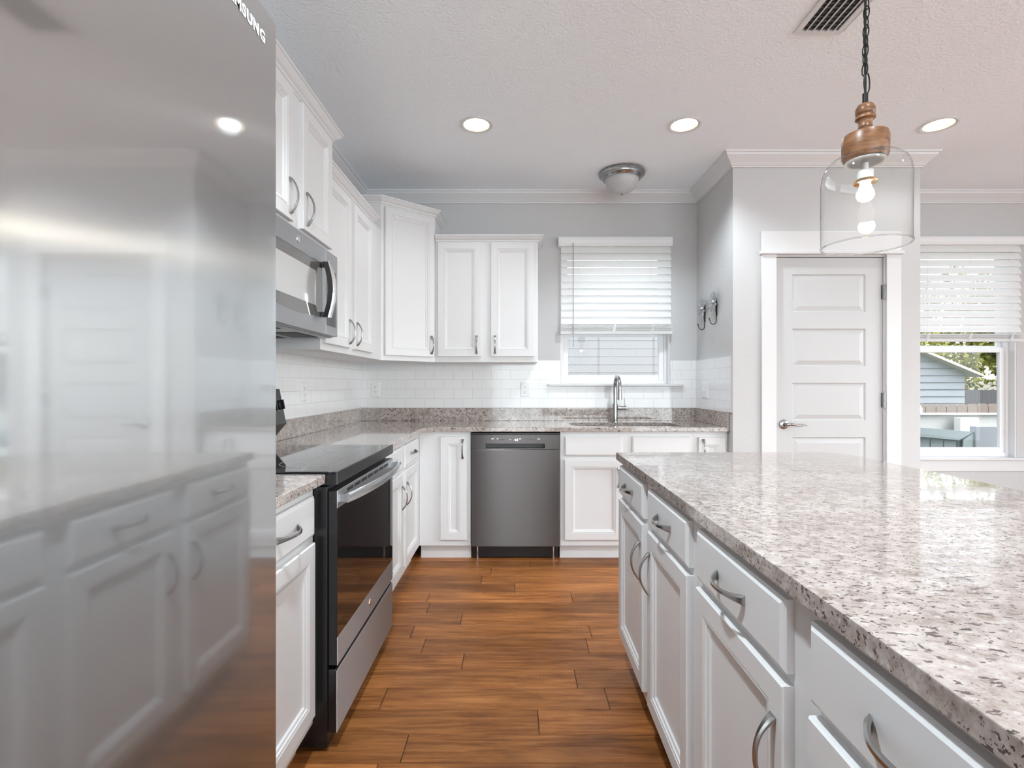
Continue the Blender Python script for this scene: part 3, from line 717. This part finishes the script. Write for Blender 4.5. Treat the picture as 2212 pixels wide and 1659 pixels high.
# ------------------------------------------------------------------ flower hooks
def hook(y, z, label, seed):
    rnd = random.Random(seed)
    t = thing('flower_hook', label, 'wall hook', (PX0-.0005, y, z), -PI/2, 'galvanised flower hooks on the side wall')
    mb = MB(); nP = 14
    for i in range(nP):
        a = 2*PI*i/nP+.1; L2 = .078*rnd.uniform(.85, 1.05); w0, w1 = .003, .0105
        c, s = math.cos(a), math.sin(a); tilt = rnd.uniform(.004, .016)
        def P(r, wv, d): return (r*c-wv*s, -d, r*s+wv*c)
        lo = [P(.010, -w0, .022), P(L2, -w1, .022+tilt), P(L2, 0, .016+tilt), P(L2, w1, .022+tilt), P(.010, w0, .022)]
        hi = [(p[0], p[1]-.0015, p[2]) for p in lo]
        mb.loops([lo, hi])
    pet = mb.build('petals', M['zinc'], t)
    mb = MB(); mb.lathe([(.001,-.042), (.010,-.040), (.016,-.032), (.017,-.020), (.010,-.014)], n=12, axis='Y'); mb.build('flower_centre', M['zinc'], t, smooth=True)
    zz = -.150
    pts = [(0, -.004, .02), (0, -.004, -.06), (0, -.004, -.10), (0, -.004, zz+.02)]+[(0, -.026+.022*math.cos(b), zz+.012+(-.022)*math.sin(b)) for b in [PI*i/8 for i in range(1, 8)]]+[(0, -.050, zz+.018), (0, -.055, zz+.032)]
    mb = MB(); mb.tube(pts, .0028, 8); mb.tube([(0, -.054, zz+.028), (0, -.056, zz+.036)], .0048, 8); mb.box((-.007, -.003, -.10), (.007, 0, .03)); mb.build('hook_rod', M['iron'], t, smooth=True)
hook(3.93, 1.785, 'left metal flower wall hook, nearer the window', 1)
hook(3.70, 1.80, 'right metal flower wall hook, nearer the pantry corner', 2)

# ------------------------------------------------------------------ refrigerator
t = thing('refrigerator', 'large brushed stainless refrigerator filling the left foreground', 'refrigerator', (-.35, .749, 0), PI/2)
# local x = world Y - .775, local y = depth towards the wall
mb = MB(); mb.box((-.905, .075, .03), (-.005, .885, 1.722)); mb.build('body', M['grey'], t, bevel=.003)
def fdoor(x0, x1, z0, z1, name):
    mb = MB(); N = 14; pts = []
    for i in range(N+1):
        u = i/N; x = x0+(x1-x0)*u; ed = min(u, 1-u)*(x1-x0); rr_ = .012
        y = 0 if ed > rr_ else rr_-math.sqrt(max(0, rr_*rr_-(rr_-ed)**2))
        pts.append((x, y))
    xs = [x0+.012*(1-math.cos(a)) for a in [PI/2*k/5 for k in range(6)]]
    left = [(x0+.012*(1-math.cos(a)), .012*(1-math.sin(a))) for a in [PI/2*k/5 for k in range(6)]]
    right = [(x1-.004*(1-math.cos(a)), .004*(1-math.sin(a))) for a in [PI/2*k/5 for k in range(5, -1, -1)]]
    ring = left+right+[(x1, .07), (x0, .07)]
    mb.loops([[(x, y, z0) for x, y in ring], [(x, y, z1) for x, y in ring]])
    o = mb.build(name, M['fridge'], t, smooth=True, ang=30)
    for p in o.data.polygons:
        if p.area > .05: p.use_smooth = False
    return o
dr = fdoor(-.4515, 0, .614, 1.732, 'fridge_door'); fdoor(-.910, -.4585, .614, 1.732, 'fridge_door'); fdoor(-.910, 0, .045, .606, 'freezer_drawer')
mb = MB(); mb.box((-.9, .05, 0), (-.01, .86, .045)); mb.build('base_grille', M['dark'], t)
for x in (-.52, -.39):
    pass
def barh(pts, r, parent, name='handle'):
    return MB().tube(pts, r, 16).build(name, M['steel'], parent, smooth=True)
d2 = [o for o in t.children if o.name.startswith('fridge_door')][1]
barh([(-.495, .0, .85), (-.495, -.045, .85), (-.495, -.05, .87), (-.495, -.05, 1.55), (-.495, -.045, 1.57), (-.495, 0, 1.57)], .011, d2)
tx = bpy.data.curves.new('lettering', 'FONT'); tx.body = 'SAMSUNG'; tx.size = .0205; tx.extrude = .0002; tx.offset = .0009; tx.space_character = 1.16
tx.align_x = 'RIGHT'; tx.materials.append(mat('light_lettering', (.80,.80,.80), .3))
tmp = bpy.data.objects.new('tmp', tx); COL.objects.link(tmp); bpy.context.view_layer.update()
tme = bpy.data.meshes.new_from_object(tmp); bpy.data.objects.remove(tmp)
lt = bpy.data.objects.new('lettering', tme); COL.objects.link(lt); lt.parent = dr; lt.location = (-.036, -.0005, 1.683); lt.rotation_euler = (PI/2, 0, 0)

# ------------------------------------------------------------------ range
t = thing('range', 'freestanding black and stainless glass-top electric range', 'range', (-.589, 1.679, 0), PI/2)
RW = .7605
mb = MB(); mb.box((.002, .031, .015), (RW-.002, .645, .872)); mb.build('body', M['black'], t, bevel=.002)
mb = MB(); mb.box((-.0, .004, .876), (RW, .600, .9135)); o = mb.build('cooktop_rim', M['black'], t, bevel=.002)
mb = MB(); mb.box((.004, .001, .9137), (RW-.004, .598, .9205)); ct = mb.build('cooktop', M['blackglass'], t, bevel=.002)
mb = MB(); mb.box((.0, -.0025, .879), (RW, .0038, .9205)); mb.build('front_trim', M['slate'], t, bevel=.0015)
mb = MB()
for cx, cy, r in ((.2, .16, .11), (.56, .16, .085), (.2, .42, .085), (.56, .42, .10)):
    mb.lathe([(r, .9206), (r, .9209), (r-.0015, .9209), (r-.0015, .9206)], (cx, cy, 0), n=48)
mb.build('burner_rings', M['grey'], ct)
# oven door
mb = MB(); mb.box((.004, .001, .283), (RW-.004, .029, .858)); od = mb.build('oven_door', M['black'], t, bevel=.003)
mb = MB(); mb.box((.004, -.0015, .800), (RW-.004, .0008, .858)); mb.build('upper_panel', M['steel'], od, bevel=.001)
mb = MB(); mb.box((.004, -.0015, .283), (RW-.004, .0008, .375)); mb.build('lower_panel', M['steel'], od, bevel=.001)
mb = MB(); mb.box((.0045, -.001, .3755), (RW-.0045, .0008, .7995)); mb.build('door_glass', M['blackglass'], od)
mb = MB()
for i in range(7): mb.box((.10+i*.083, -.0018, .836), (.10+i*.083+.070, -.0014, .848))
mb.build('vent_slots', M['dark'], od)
pts = []; N = 18
for i in range(N+1):
    u = i/N; pts.append((.018+(RW-.036)*u, -.030-.034*math.sin(PI*u)**.8, .832))
mb = MB()
rings = []
for i, p in enumerate(pts):
    rings.append([(p[0], p[1]-.010*math.cos(a), p[2]+.0165*math.sin(a)) for a in [2*PI*k/14 for k in range(14)]])
mb.loops(rings); mb.box((.016, -.034, .819), (.045, -.001, .845)); mb.box((RW-.045, -.034, .819), (RW-.016, -.001, .845)); mb.build('handle', M['chrome'] if False else M['steel'], od, smooth=True)
mb = MB(); mb.lathe([(.001,-.0045), (.013,-.0045), (.0155,-.003), (.016,-.0015)], (.381, 0, .331), n=28, axis='Y'); mb.build('logo_badge', M['chrome'], od, smooth=True)
mb = MB()
for z in (.826, .845, .30, .31): mb.box((-.0, .0, 0), (0.0001, .0001, .0001)) if False else None
for z0, z1 in ((.834, .843), (.818, .827), (.300, .308), (.287, .295)): mb.box((.0030, .010, z0), (.0042, .017, z1))
mb.build('hinge_slots', M['dark'], od)
mb = MB(); mb.box((.004, .003, .062), (RW-.004, .030, .270)); sd = mb.build('storage_drawer', M['black'], t, bevel=.003)
mb = MB(); mb.box((.004, -.0005, .062), (RW-.004, .0028, .266)); mb.build('drawer_skin', M['steel'], sd, bevel=.002)
mb = MB(); mb.box((.03, .06, .0), (.06, .09, .015)); mb.box((RW-.06, .06, 0), (RW-.03, .09, .015)); mb.box((.03, .6, .0), (.06, .63, .015)); mb.box((RW-.06, .6, 0), (RW-.03, .63, .015)); mb.build('feet', M['dark'], t)
# backguard
mb = MB(); mb.loops([[(x, .645, .876), (x, .500+.09, .9212), (x, .500+.005, 1.02), (x, .500+.037, 1.185), (x, .645, 1.195)] for x in (.0, RW)]); bg_ = mb.build('backguard', M['black'], t, bevel=.003)
mb = MB(); mb.loops([[(x, .5045, 1.035), (x, .5015, 1.035), (x, .5295, 1.178), (x, .5325, 1.178)] for x in (.19, RW-.19)]); mb.build('display_panel', M['blackglass'], bg_)
for x in (.055, .125, RW-.125, RW-.055):
    mb = MB(); mb.lathe([(.024,0), (.0225,-.016), (.012,-.018), (.001,-.018)], (0, 0, 0), n=24, axis='Y'); mb.box((-.004, -.030, -.022), (.004, -.017, .022))
    k = mb.build('knob', M['black'], bg_, loc=(x, .521, 1.11), smooth=True); k.rotation_euler = (-.19, 0, 0)
    mb = MB(); mb.lathe([(.026,0), (.026,-.002), (.0245,-.0025)], n=24, axis='Y'); mb.build('knob_ring', M['chrome'], k, smooth=True)

# ------------------------------------------------------------------ microwave
t = thing('microwave', 'stainless over-the-range microwave with black curved handle', 'microwave', (-.845, 1.665, 1.4265), PI/2)
MW, MH = .755, .380
mb = MB(); mb.box((.001, .024, 0), (MW, .402, MH)); mb.build('body', M['grey'], t, bevel=.002)
XD = .608
def arcbox(mb, x0, x1, zf, z1, y0, y1, n=12):
    rings = [[(x0+(x1-x0)*i/n, y0, zf(x0+(x1-x0)*i/n)), (x0+(x1-x0)*i/n, y1, zf(x0+(x1-x0)*i/n)), (x0+(x1-x0)*i/n, y1, z1 if not callable(z1) else z1(x0+(x1-x0)*i/n)), (x0+(x1-x0)*i/n, y0, z1 if not callable(z1) else z1(x0+(x1-x0)*i/n))] for i in range(n+1)]
    mb.loops(rings)
low = lambda x: .068+.022*(1-4*(x/XD-.5)**2)*0+.0
sag = lambda x: .082-.020*math.sin(PI*min(1, x/XD))
mb = MB(); mb.box((.001, 0, .305), (XD, .0235, MH)); mb.box((.001, 0, .082), (.045, .0235, .305)); mb.box((.565, 0, .082), (XD, .0235, .305))
arcbox(mb, .001, XD, lambda x: .004, sag, 0, .0235)
md = mb.build('microwave_door', M['steel'], t)
mb = MB(); arcbox(mb, .046, .564, sag, .305, .0015, .0232); mb.build('door_window', mat('tinted_glass', (.10,.095,.09), .04, coat=.5), md)
mb = MB(); mb.box((.10, .0008, .115), (.50, .00145, .262)); mb.build('mesh_screen', mat('perforated_screen', (.55,.54,.53), .12, .4), md)
mb = MB(); mb.lathe([(.001,-.003), (.013,-.003), (.0155,-.001), (.016,0)], (.32, 0, .345), n=28, axis='Y'); mb.build('logo_badge', M['chrome'], md, smooth=True)
hx = .555
def bow(y_in, w, th, z0, z1, dz, m, name, bulge):
    rings = []; N = 16
    for i in range(N+1):
        u = i/N; z = z0+(z1-z0)*u; y = y_in-bulge*math.sin(PI*u)
        rings.append([(hx-w, y, z), (hx+w, y, z), (hx+w*.8, y-th, z), (hx-w*.8, y-th, z)])
    return MB().loops(rings).build(name, m, md, smooth=True, ang=40)
bow(-.034, .0155, .006, .070, .312, 0, M['chrome'], 'handle', .022)
hb = bow(-.013, .017, .0205, .072, .310, 0, M['black'], 'handle_backing', .022)
mb = MB(); mb.box((hx-.014, -.014, .072), (hx+.014, -.0003, .094)); mb.box((hx-.014, -.014, .288), (hx+.014, -.0003, .310)); mb.build('handle_mounts', M['black'], md, bevel=.002)
mb = MB(); mb.box((XD+.003, 0, .004), (MW, .0235, MH)); cp = mb.build('control_panel', M['steel'], t, bevel=.001)
mb = MB(); mb.box((XD+.012, -.0008, .045), (MW-.020, -.0002, .300)); mb.build('control_glass', M['blackglass'], cp)
mb = MB(); mb.box((.02, .03, -.004), (MW-.02, .39, -.0005)); us = mb.build('underside', M['steel'], t)
mb = MB(); mb.box((.08, .06, -.0065), (.30, .17, -.0042)); mb.box((.45, .06, -.0065), (.67, .17, -.0042)); mb.build('grease_filter', M['dark'], us)
mb = MB()
for i in range(14): mb.box((.05, .22+i*.010, -.0058), (MW-.05, .225+i*.010, -.0042))
mb.build('louvres', M['dark'], us)

# ------------------------------------------------------------------ dishwasher
t = thing('dishwasher', 'dark stainless dishwasher with lit 03 display under the back counter', 'dishwasher', (-.3075, 3.487, 0), 0)
DW = .604
mb = MB(); mb.box((.004, .062, .105), (DW-.004, .595, .868)); mb.build('tub', M['grey'], t)
mb = MB(); mb.box((.0, .0, .100), (DW, .024, .762)); dd = mb.build('dishwasher_door', M['slate'], t, bevel=.003)
mb = MB(); z0, z1 = .764, .862; a, b, c, d = .100, .503, .770, .802
mb.box((0, 0, z0), (a, .024, z1)); mb.box((b, 0, z0), (DW, .024, z1)); mb.box((a, 0, d), (b, .024, z1)); mb.box((a, 0, z0), (b, .024, c)); mb.box((a, .052, c-.004), (b, .058, d+.004)); mb.box((a-.002, .024, c-.004), (a, .058, d+.004)); mb.box((b, .024, c-.004), (b+.002, .058, d+.004)); mb.box((a, .024, d), (b, .058, d+.004)); mb.box((a, .024, c-.004), (b, .058, c))
cp = mb.build('control_panel', M['slate'], t)
mb = MB(); mb.box((a+.0005, .046, c+.0005), (b-.0005, .0515, d-.0005)); mb.box((a+.0005, .003, c-.0005+.001), (b-.0005, .046, c+.002)); mb.build('pocket_handle', M['dgrey'], cp)  # dark lining paints in the shade inside the pocket handle
mb = MB(); mb.box((0, .004, .8625), (DW, .024, .876)); mb.build('top_edge', M['black'], t, bevel=.002)
SEG = {'0': 'abcdef', '3': 'abgcd', '-': 'g'}
def digit(mb, ch, x, z, w=.0075, h=.014, s=.0016):
    q = {'a': (x, z+h-s, x+w, z+h), 'g': (x, z+h/2-s/2, x+w, z+h/2+s/2), 'd': (x, z, x+w, z+s), 'f': (x, z+h/2, x+s, z+h), 'b': (x+w-s, z+h/2, x+w, z+h), 'e': (x, z, x+s, z+h/2), 'c': (x+w-s, z, x+w, z+h/2)}
    for k in SEG[ch]: e_ = q[k]; mb.box((e_[0], -.0010, e_[1]), (e_[2], -.0004, e_[3]))
mb = MB(); digit(mb, '0', .300, .821); digit(mb, '3', .312, .821)
mb.box((.263, -.001, .829), (.272, -.0004, .831)); mb.box((.327, -.001, .834), (.340, -.0004, .836)); mb.box((.139, -.001, .834), (.154, -.0004, .836)); mb.box((.176, -.001, .834), (.185, -.0004, .836)); mb.box((.452, -.001, .833), (.470, -.0004, .835)); mb.box((.294, -.001, .8265), (.298, -.0004, .8285))
mb.build('display', M['led'], cp)
mb = MB()
pass
for x in (.195, .207, .219, .380, .400, .420): MB().box((x, -.0008, .826), (x+.010, -.0003, .830)).build('button', M['dark'], cp)
mb = MB(); mb.box((.006, .058, .012), (DW-.006, .075, .099)); mb.build('kick_plate', M['black'], t)
for x in (.040, DW-.040):
    mb = MB(); mb.tube([(x, .044, .002), (x, .044, .03), (x, .044, .099)], .0055, 10); mb.lathe([(.011,.001), (.011,.006), (.006,.007)], (x, .044, 0), n=14, cap0=True); mb.tube([(x, .0385, .030), (x, .0385, .062)], .003, 8); mb.build('levelling_leg', M['chrome'], t, smooth=True)

# ------------------------------------------------------------------ pendant
PXc, PYc = .900, 1.320
t = thing('pendant_light', 'clear glass jar pendant with turned wood cap hanging by a black chain', 'pendant lamp', (PXc, PYc, ZC))
Z = lambda h: h-ZC
R = .100
prof = [(.046, Z(1.793)), (.062, Z(1.792)), (.078, Z(1.786)), (.090, Z(1.774)), (.097, Z(1.755)), (R, Z(1.730)), (R, Z(1.66)), (R*.998, Z(1.60)), (R*.995, Z(1.568))]
rnd = random.Random(4)
mb = MB(); rings = []
for j, (r, z) in enumerate(prof):
    rings.append([((r+.0008*math.sin(3*a+j))*math.cos(a), (r+.0008*math.sin(3*a+j))*math.sin(a), z) for a in [2*PI*i/72 for i in range(72)]])
inner = [[(x*(1-.0028/max(.03, math.hypot(x, y))), y*(1-.0028/max(.03, math.hypot(x, y))), z-(.0025 if j < 3 else 0)) for x, y, z in rg] for j, rg in enumerate(rings)]
mb.loops(rings, False, False); g = mb.build('glass_jar', M['jar'], t, smooth=True, ang=60)
mb = MB(); mb.tube([(R*.991*math.cos(a), R*.991*math.sin(a), Z(1.5665)) for a in [2*PI*i/72 for i in range(72)]], .0021, 10, closed=True); mb.build('glass_rim', M['rim'], g, smooth=True)
mb = MB(); mb.lathe([(.001,Z(1.784)), (.047,Z(1.784)), (.052,Z(1.796)), (.053,Z(1.84)), (.050,Z(1.850)), (.034,Z(1.856)), (.021,Z(1.862)), (.016,Z(1.872)), (.0155,Z(1.885)), (.018,Z(1.889)), (.023,Z(1.892)), (.023,Z(1.898)), (.019,Z(1.902)), (.022,Z(1.906)), (.0225,Z(1.918)), (.017,Z(1.928)), (.001,Z(1.930))], n=56); mb.build('wooden_cap', M['wood'], t, smooth=True, ang=50)
mb = MB(); mb.lathe([(.001,Z(1.7835)), (.0465,Z(1.7835)), (.0465,Z(1.780)), (.001,Z(1.779))], n=40); mb.build('cap_plate', M['grey'], t, smooth=True)
mb = MB(); mb.lathe([(.001,Z(1.779)), (.007,Z(1.779)), (.007,Z(1.760)), (.018,Z(1.758)), (.018,Z(1.733)), (.001,Z(1.733))], n=32); sk = mb.build('socket', mat('socket_porcelain', (.75,.74,.71), .35), t, smooth=True)
mb = MB(); mb.lathe([(.018,Z(1.736)), (.024,Z(1.735)), (.028,Z(1.729)), (.027,Z(1.727)), (.022,Z(1.731)), (.017,Z(1.732))], n=32); mb.build('brass_collar', M['brass'], sk, smooth=True)
mb = MB(); mb.lathe([(.012,Z(1.733)), (.0125,Z(1.722)), (.016,Z(1.712)), (.020,Z(1.702)), (.0205,Z(1.694)), (.017,Z(1.686)), (.010,Z(1.681)), (.001,Z(1.680))], n=32); mb.build('bulb', M['bulb'], t, smooth=True)
mb = MB(); mb.lathe([(.0065,Z(1.928)), (.0065,Z(1.958)), (.001,Z(1.959))], n=18); mb.tube([(0, 0, Z(1.955)), (.001, .001, Z(2.2)), (-.001, 0, Z(2.5)), (0, 0, Z(2.73))], .0028, 10); mb.build('cord', M['iron'], t, smooth=True)
mb = MB(); z = 1.985; i = 0
def link(cz, L, wd, rot, off, r=.0016):
    pts = []
    for k in range(16):
        a = 2*PI*k/16; x = wd*math.cos(a); zz = L*math.sin(a); zz = max(-L, min(L, zz*1.05)); pts.append((x*math.cos(rot)+off, x*math.sin(rot), Z(cz)+zz))
    mb.tube(pts, r, 6, closed=True)
link(1.985, .026, .0085, .2, .004, .0018)
z = 2.020
while z < 2.73:
    link(z, .0160, .0075, (.35 if i % 2 else .35+PI/2), .0035*math.sin(z*9)+.001); z += .0245; i += 1
mb.build('chain', M['iron'], t, smooth=True)
mb = MB(); mb.lathe([(.001,-.028), (.02,-.026), (.05,-.012), (.055,-.0008)], n=36, cap1=True); mb.build('canopy', M['iron'], t, smooth=True)
d = bpy.data.lights.new('pendant_glow', 'POINT'); d.energy = 2.2; d.color = (1, .88, .72); d.shadow_soft_size = .02
o = bpy.data.objects.new('pendant_glow', d); COL.objects.link(o); o.parent = t; o.location = (0, 0, Z(1.668))

# ------------------------------------------------------------------ outside
GZ = -.95
M['grass'] = mat('lawn', (.08,.10,.04), .9, bump=(30, .6, .02))
M['siding'] = mat('grey_siding', (.20,.22,.245), .6)
M['neigh'] = mat('light_grey_siding', (.25,.25,.255), .7)
M['pale'] = mat('pale_siding', (.38,.39,.38), .6)
M['fence'] = mat('weathered_fence', (.16,.13,.11), .8, bump=(60, .4, .004))
M['fence2'] = mat('old_grey_fence', (.05,.05,.055), .9)
M['gate'] = mat('grey_green_gate', (.21,.255,.265), .7)
M['roofm'] = mat('roof_edge', (.30,.28,.25), .8)
def leafmat(nm, a, b):
    m = mat(nm, a, .7); n, l, bs = nodes(m)
    tc = n.new('ShaderNodeTexCoord'); tn = n.new('ShaderNodeTexNoise'); tn.inputs['Scale'].default_value = 2.2; tn.inputs['Detail'].default_value = 5
    r = ramp(n, [(.35, a), (.65, b)]); l.new(tc.outputs['Object'], tn.inputs[0]); l.new(tn.outputs[0], r.inputs[0]); l.new(r.outputs[0], bs.inputs['Base Color'])
    tr = n.new('ShaderNodeBsdfTranslucent'); l.new(r.outputs[0], tr.inputs[0]); mx = n.new('ShaderNodeMixShader'); mx.inputs[0].default_value = .35
    l.new(bs.outputs[0], mx.inputs[1]); l.new(tr.outputs[0], mx.inputs[2]); l.new(mx.outputs[0], n['Material Output'].inputs['Surface'])
    return m
M['leaf'] = leafmat('leaves', (.05,.065,.008), (.30,.29,.04)); M['bark'] = mat('bark', (.12,.09,.07), .9)
mb = MB(); mb.box((-25, YB+.3, GZ-.1), (45, 60, GZ)); o = mb.build('ground', M['grass']); struct(o)
mb = MB(); mb.box((XL-.12, RY-.12, GZ-.05), (RX+.12, YB+.15, -.061)); struct(mb.build('foundation', M['pale']))
# neighbour wall with lap siding behind the sink window
def siding_wall(name, x0, x1, y, z0, z1, pitch, m, parent=None, zr=None):
    mb = MB(); z = z0
    prof = []
    while z < z1-.001:
        e2 = min(z+pitch, z1); prof += [(y-.008, z), (y-.003, e2)]; z += pitch
    prof += [(y+.15, z1), (y+.15, z0)]
    mb.loops([[(x, p[0], p[1]) for p in prof] for x in (x0, x1)]); return mb.build(name, m, parent)
t = thing('neighbour_house', 'pale neighbouring house wall with lap siding seen through the sink window', 'house', (0, 0, 0))
siding_wall('wall', -3.2, 4.2, 8.3, GZ, 2.9, .13, M['neigh'], t)
mb = MB(); mb.loops([[(x, 7.9, 2.85), (x, 8.5, 2.9), (x, 12.5, 4.6), (x, 12.5, 4.5), (x, 7.9, 2.75)] for x in (-3.5, 4.5)]); mb.build('roof', M['roofm'], t)
# shed seen through the dining window: wall facing the camera at Y 14
S14 = 1106/14
t = thing('garden_shed', 'grey sided shed with sloping roof edge behind the fence', 'shed', (0, 0, 0))
xr = (2084-1115)/S14; zl = CH+(829-770)/S14; xl = (1998-1115)/S14; zr_ = CH+(829-806)/S14
mb = MB(); rows_ = 13; pitch = .19; zb = GZ
zz = zb
def topz(x): return zl+(zr_-zl)*(x-xl)/(xr-xl)
x_l = 8.0; ztop = topz(x_l)
mb.loops([[(x_l, 14, zb), (xr, 14, zb), (xr, 14, topz(xr)), (x_l, 14, ztop)], [(x_l, 17, zb), (xr, 17, zb), (xr, 17, topz(xr)), (x_l, 17, ztop)]])
sh_ = mb.build('wall', M['siding'], t)
mb = MB(); z = zb+.1
while z < ztop:
    xe = xr if z < topz(xr) else x_l+(ztop-z)/(ztop-topz(xr))*(xr-x_l)
    if xe > x_l+.05: mb.box((x_l, 13.975, z), (xe, 13.999, z+.012))
    z += .19
mb.build('siding_joints', M['fence2'], sh_)
mb = MB(); xo = xr+.25; sl = (topz(xr)-ztop)/(xr-x_l)
mb.loops([[(x_l, y, ztop), (xo, y, ztop+sl*(xo-x_l)), (xo, y, ztop+sl*(xo-x_l)+.07), (x_l, y, ztop+.07)] for y in (13.7, 17.2)]); mb.build('roof', M['roofm'], t)
# wooden dog-ear fence at Y 7
def pickets(name, label, x0, x1, y, z0, z1, w, gap, m, dog=True):
    t = thing(name, label, 'fence', (0, 0, 0))
    mb = MB(); x = x0
    while x < x1:
        c = .028 if dog else .002
        zt = z1+random.uniform(-.008, .008)
        pr = [(x, z0), (x+w, z0), (x+w, zt-c), (x+w-c, zt), (x+c, zt), (x, zt-c)]
        mb.loops([[(p[0], y, p[1]) for p in pr], [(p[0], y+.018, p[1]) for p in pr]]); x += w+gap
    mb.build('pickets', m, t)
    mb = MB(); mb.box((x0, y+.02, z1-.35), (x1, y+.06, z1-.26)); mb.box((x0, y+.02, z0+.25), (x1, y+.06, z0+.34)); mb.build('rails', m, t)
S7 = 1106/7.
pickets('picket_fence', 'weathered brown dog-ear picket fence beyond the dining window', 3.6, 9.5, 7.0, GZ, CH-(873-829)/S7, .135, .008, M['fence'])
pickets('rear_fence', 'dark grey board fence far behind beside the shed', 12.0, 20, 17.6, GZ, CH-(842-829)/(1106/17.6), .14, .004, M['fence2'], False)
# white beam / porch rail and post in front of the picket fence, Y 6.2
S6 = 1106/6.2
z = lambda y: CH-(y-829)/S6
t = thing('porch_rail', 'pale painted rail and post in front of the picket fence', 'railing', (0, 0, 0))
mb = MB(); mb.box((3.5, 6.2, z(896.5)), (7.5, 6.34, z(895)+.01)); mb.box((3.5, 6.24, z(925)-.5), (7.5, 6.28, z(897))); mb.build('rail', M['pale'], t)
mb = MB(); mb.box(((2059-1115)/S6, 6.1, GZ), ((2098-1115)/S6, 6.19, z(901))); mb.build('post', M['pale'], t)
# grey gate at Y 5.5
S5 = 1106/5.5
z = lambda y: CH-(y-829)/S5; x5 = lambda p: (p-1115)/S5
t = thing('garden_gate', 'grey green board gate with a diagonal brace below the dining window', 'gate', (0, 0, 0))
mb = MB()
for i in range(12):
    xa = x5(2100)-.13-i*.145; mb.box((xa, 5.53, GZ+.1), (xa+.128, 5.55, z(940)))
mb.build('boards', M['gate'], t)
mb = MB(); mb.loops([[(x5(1960), y, z(921)), (x5(1960), y, z(941)), (x5(2072), y, z(951)), (x5(2104), y, z(933))] for y in (5.50, 5.528)])
mb.loops([[(x5(2081), y, z(951)), (x5(2081), y, z(990)), (x5(2104), y, z(990)), (x5(2104), y, z(935))] for y in (5.498, 5.526)]); mb.build('frame', M['gate'], t)
mb = MB(); mb.box((x5(2105), 5.48, GZ), (x5(2175), 5.56, z(921))); tag(mb.build('fence_panel', M['siding'], bevel=.004), 'blue grey solid fence panel to the right of the gate', 'fence')
# white bollard lamp post by the fence
t = thing('yard_post', 'white capped post standing beside the picket fence', 'post', (x5(1997)*6.6/5.5, 6.75, GZ))
hp = CH-(872-829)/(1106/6.75)-GZ
mb = MB(); mb.box((-.055, -.055, 0), (.055, .055, hp-.05)); mb.build('shaft', M['trim'], t, bevel=.01)
mb = MB(); mb.lathe([(.075,hp-.05), (.075,hp-.03), (.03,hp), (.001,hp+.005)], n=4); mb.build('cap', M['trim'], t)
def tree(x, y, h, r, label, seed, grp='trees behind the shed'):
    rnd = random.Random(seed); t = thing('tree', label, 'tree', (x, y, GZ), 0, grp)
    mb = MB(); mb.tube([(0,0,0), (.1,0,h*.35), (0,.1,h*.7)], [.16,.12,.05], 8); mb.build('trunk', M['bark'], t)
    mb = MB(); bm = mb.bm
    blobs = [(rnd.uniform(-.6,.6)*r, rnd.uniform(-.6,.6)*r, h*rnd.uniform(.35,.92), r*rnd.uniform(.35,.6)) for _ in range(12)]
    for k in range(5200):
        b = rnd.choice(blobs); u = rnd.uniform(-1, 1); a = rnd.uniform(0, 2*PI); q = b[3]*rnd.uniform(.75, 1.05); s = math.sqrt(1-u*u)
        c = Vector((b[0]+q*s*math.cos(a), b[1]+q*s*math.sin(a), b[2]+q*u))
        d1 = Vector((rnd.uniform(-1,1), rnd.uniform(-1,1), rnd.uniform(-1,1))).normalized(); d2 = d1.cross(Vector((rnd.uniform(-1,1), rnd.uniform(-1,1), rnd.uniform(-1,1)))).normalized()
        L3 = .13
        bm.faces.new([bm.verts.new(c+d1*L3), bm.verts.new(c+d2*L3*.55), bm.verts.new(c-d1*L3), bm.verts.new(c-d2*L3*.55)])
    me = bpy.data.meshes.new('foliage'); bm.to_mesh(me); bm.free(); me.materials.append(M['leaf']); o = bpy.data.objects.new('foliage', me); COL.objects.link(o); o.parent = t
tree(14.0, 20.0, 5.6, 1.9, 'bushy yellow green tree right behind the shed roof edge', 1)
tree(20.3, 20.6, 6.4, 2.0, 'tall yellow green tree at the right of the dining window view', 2)
tree(16.6, 26.5, 7.4, 2.6, 'taller tree standing farther back between the two nearer trees', 4)
tree(23.5, 27.0, 7.4, 2.6, 'farthest right tree at the back of the yard', 5)
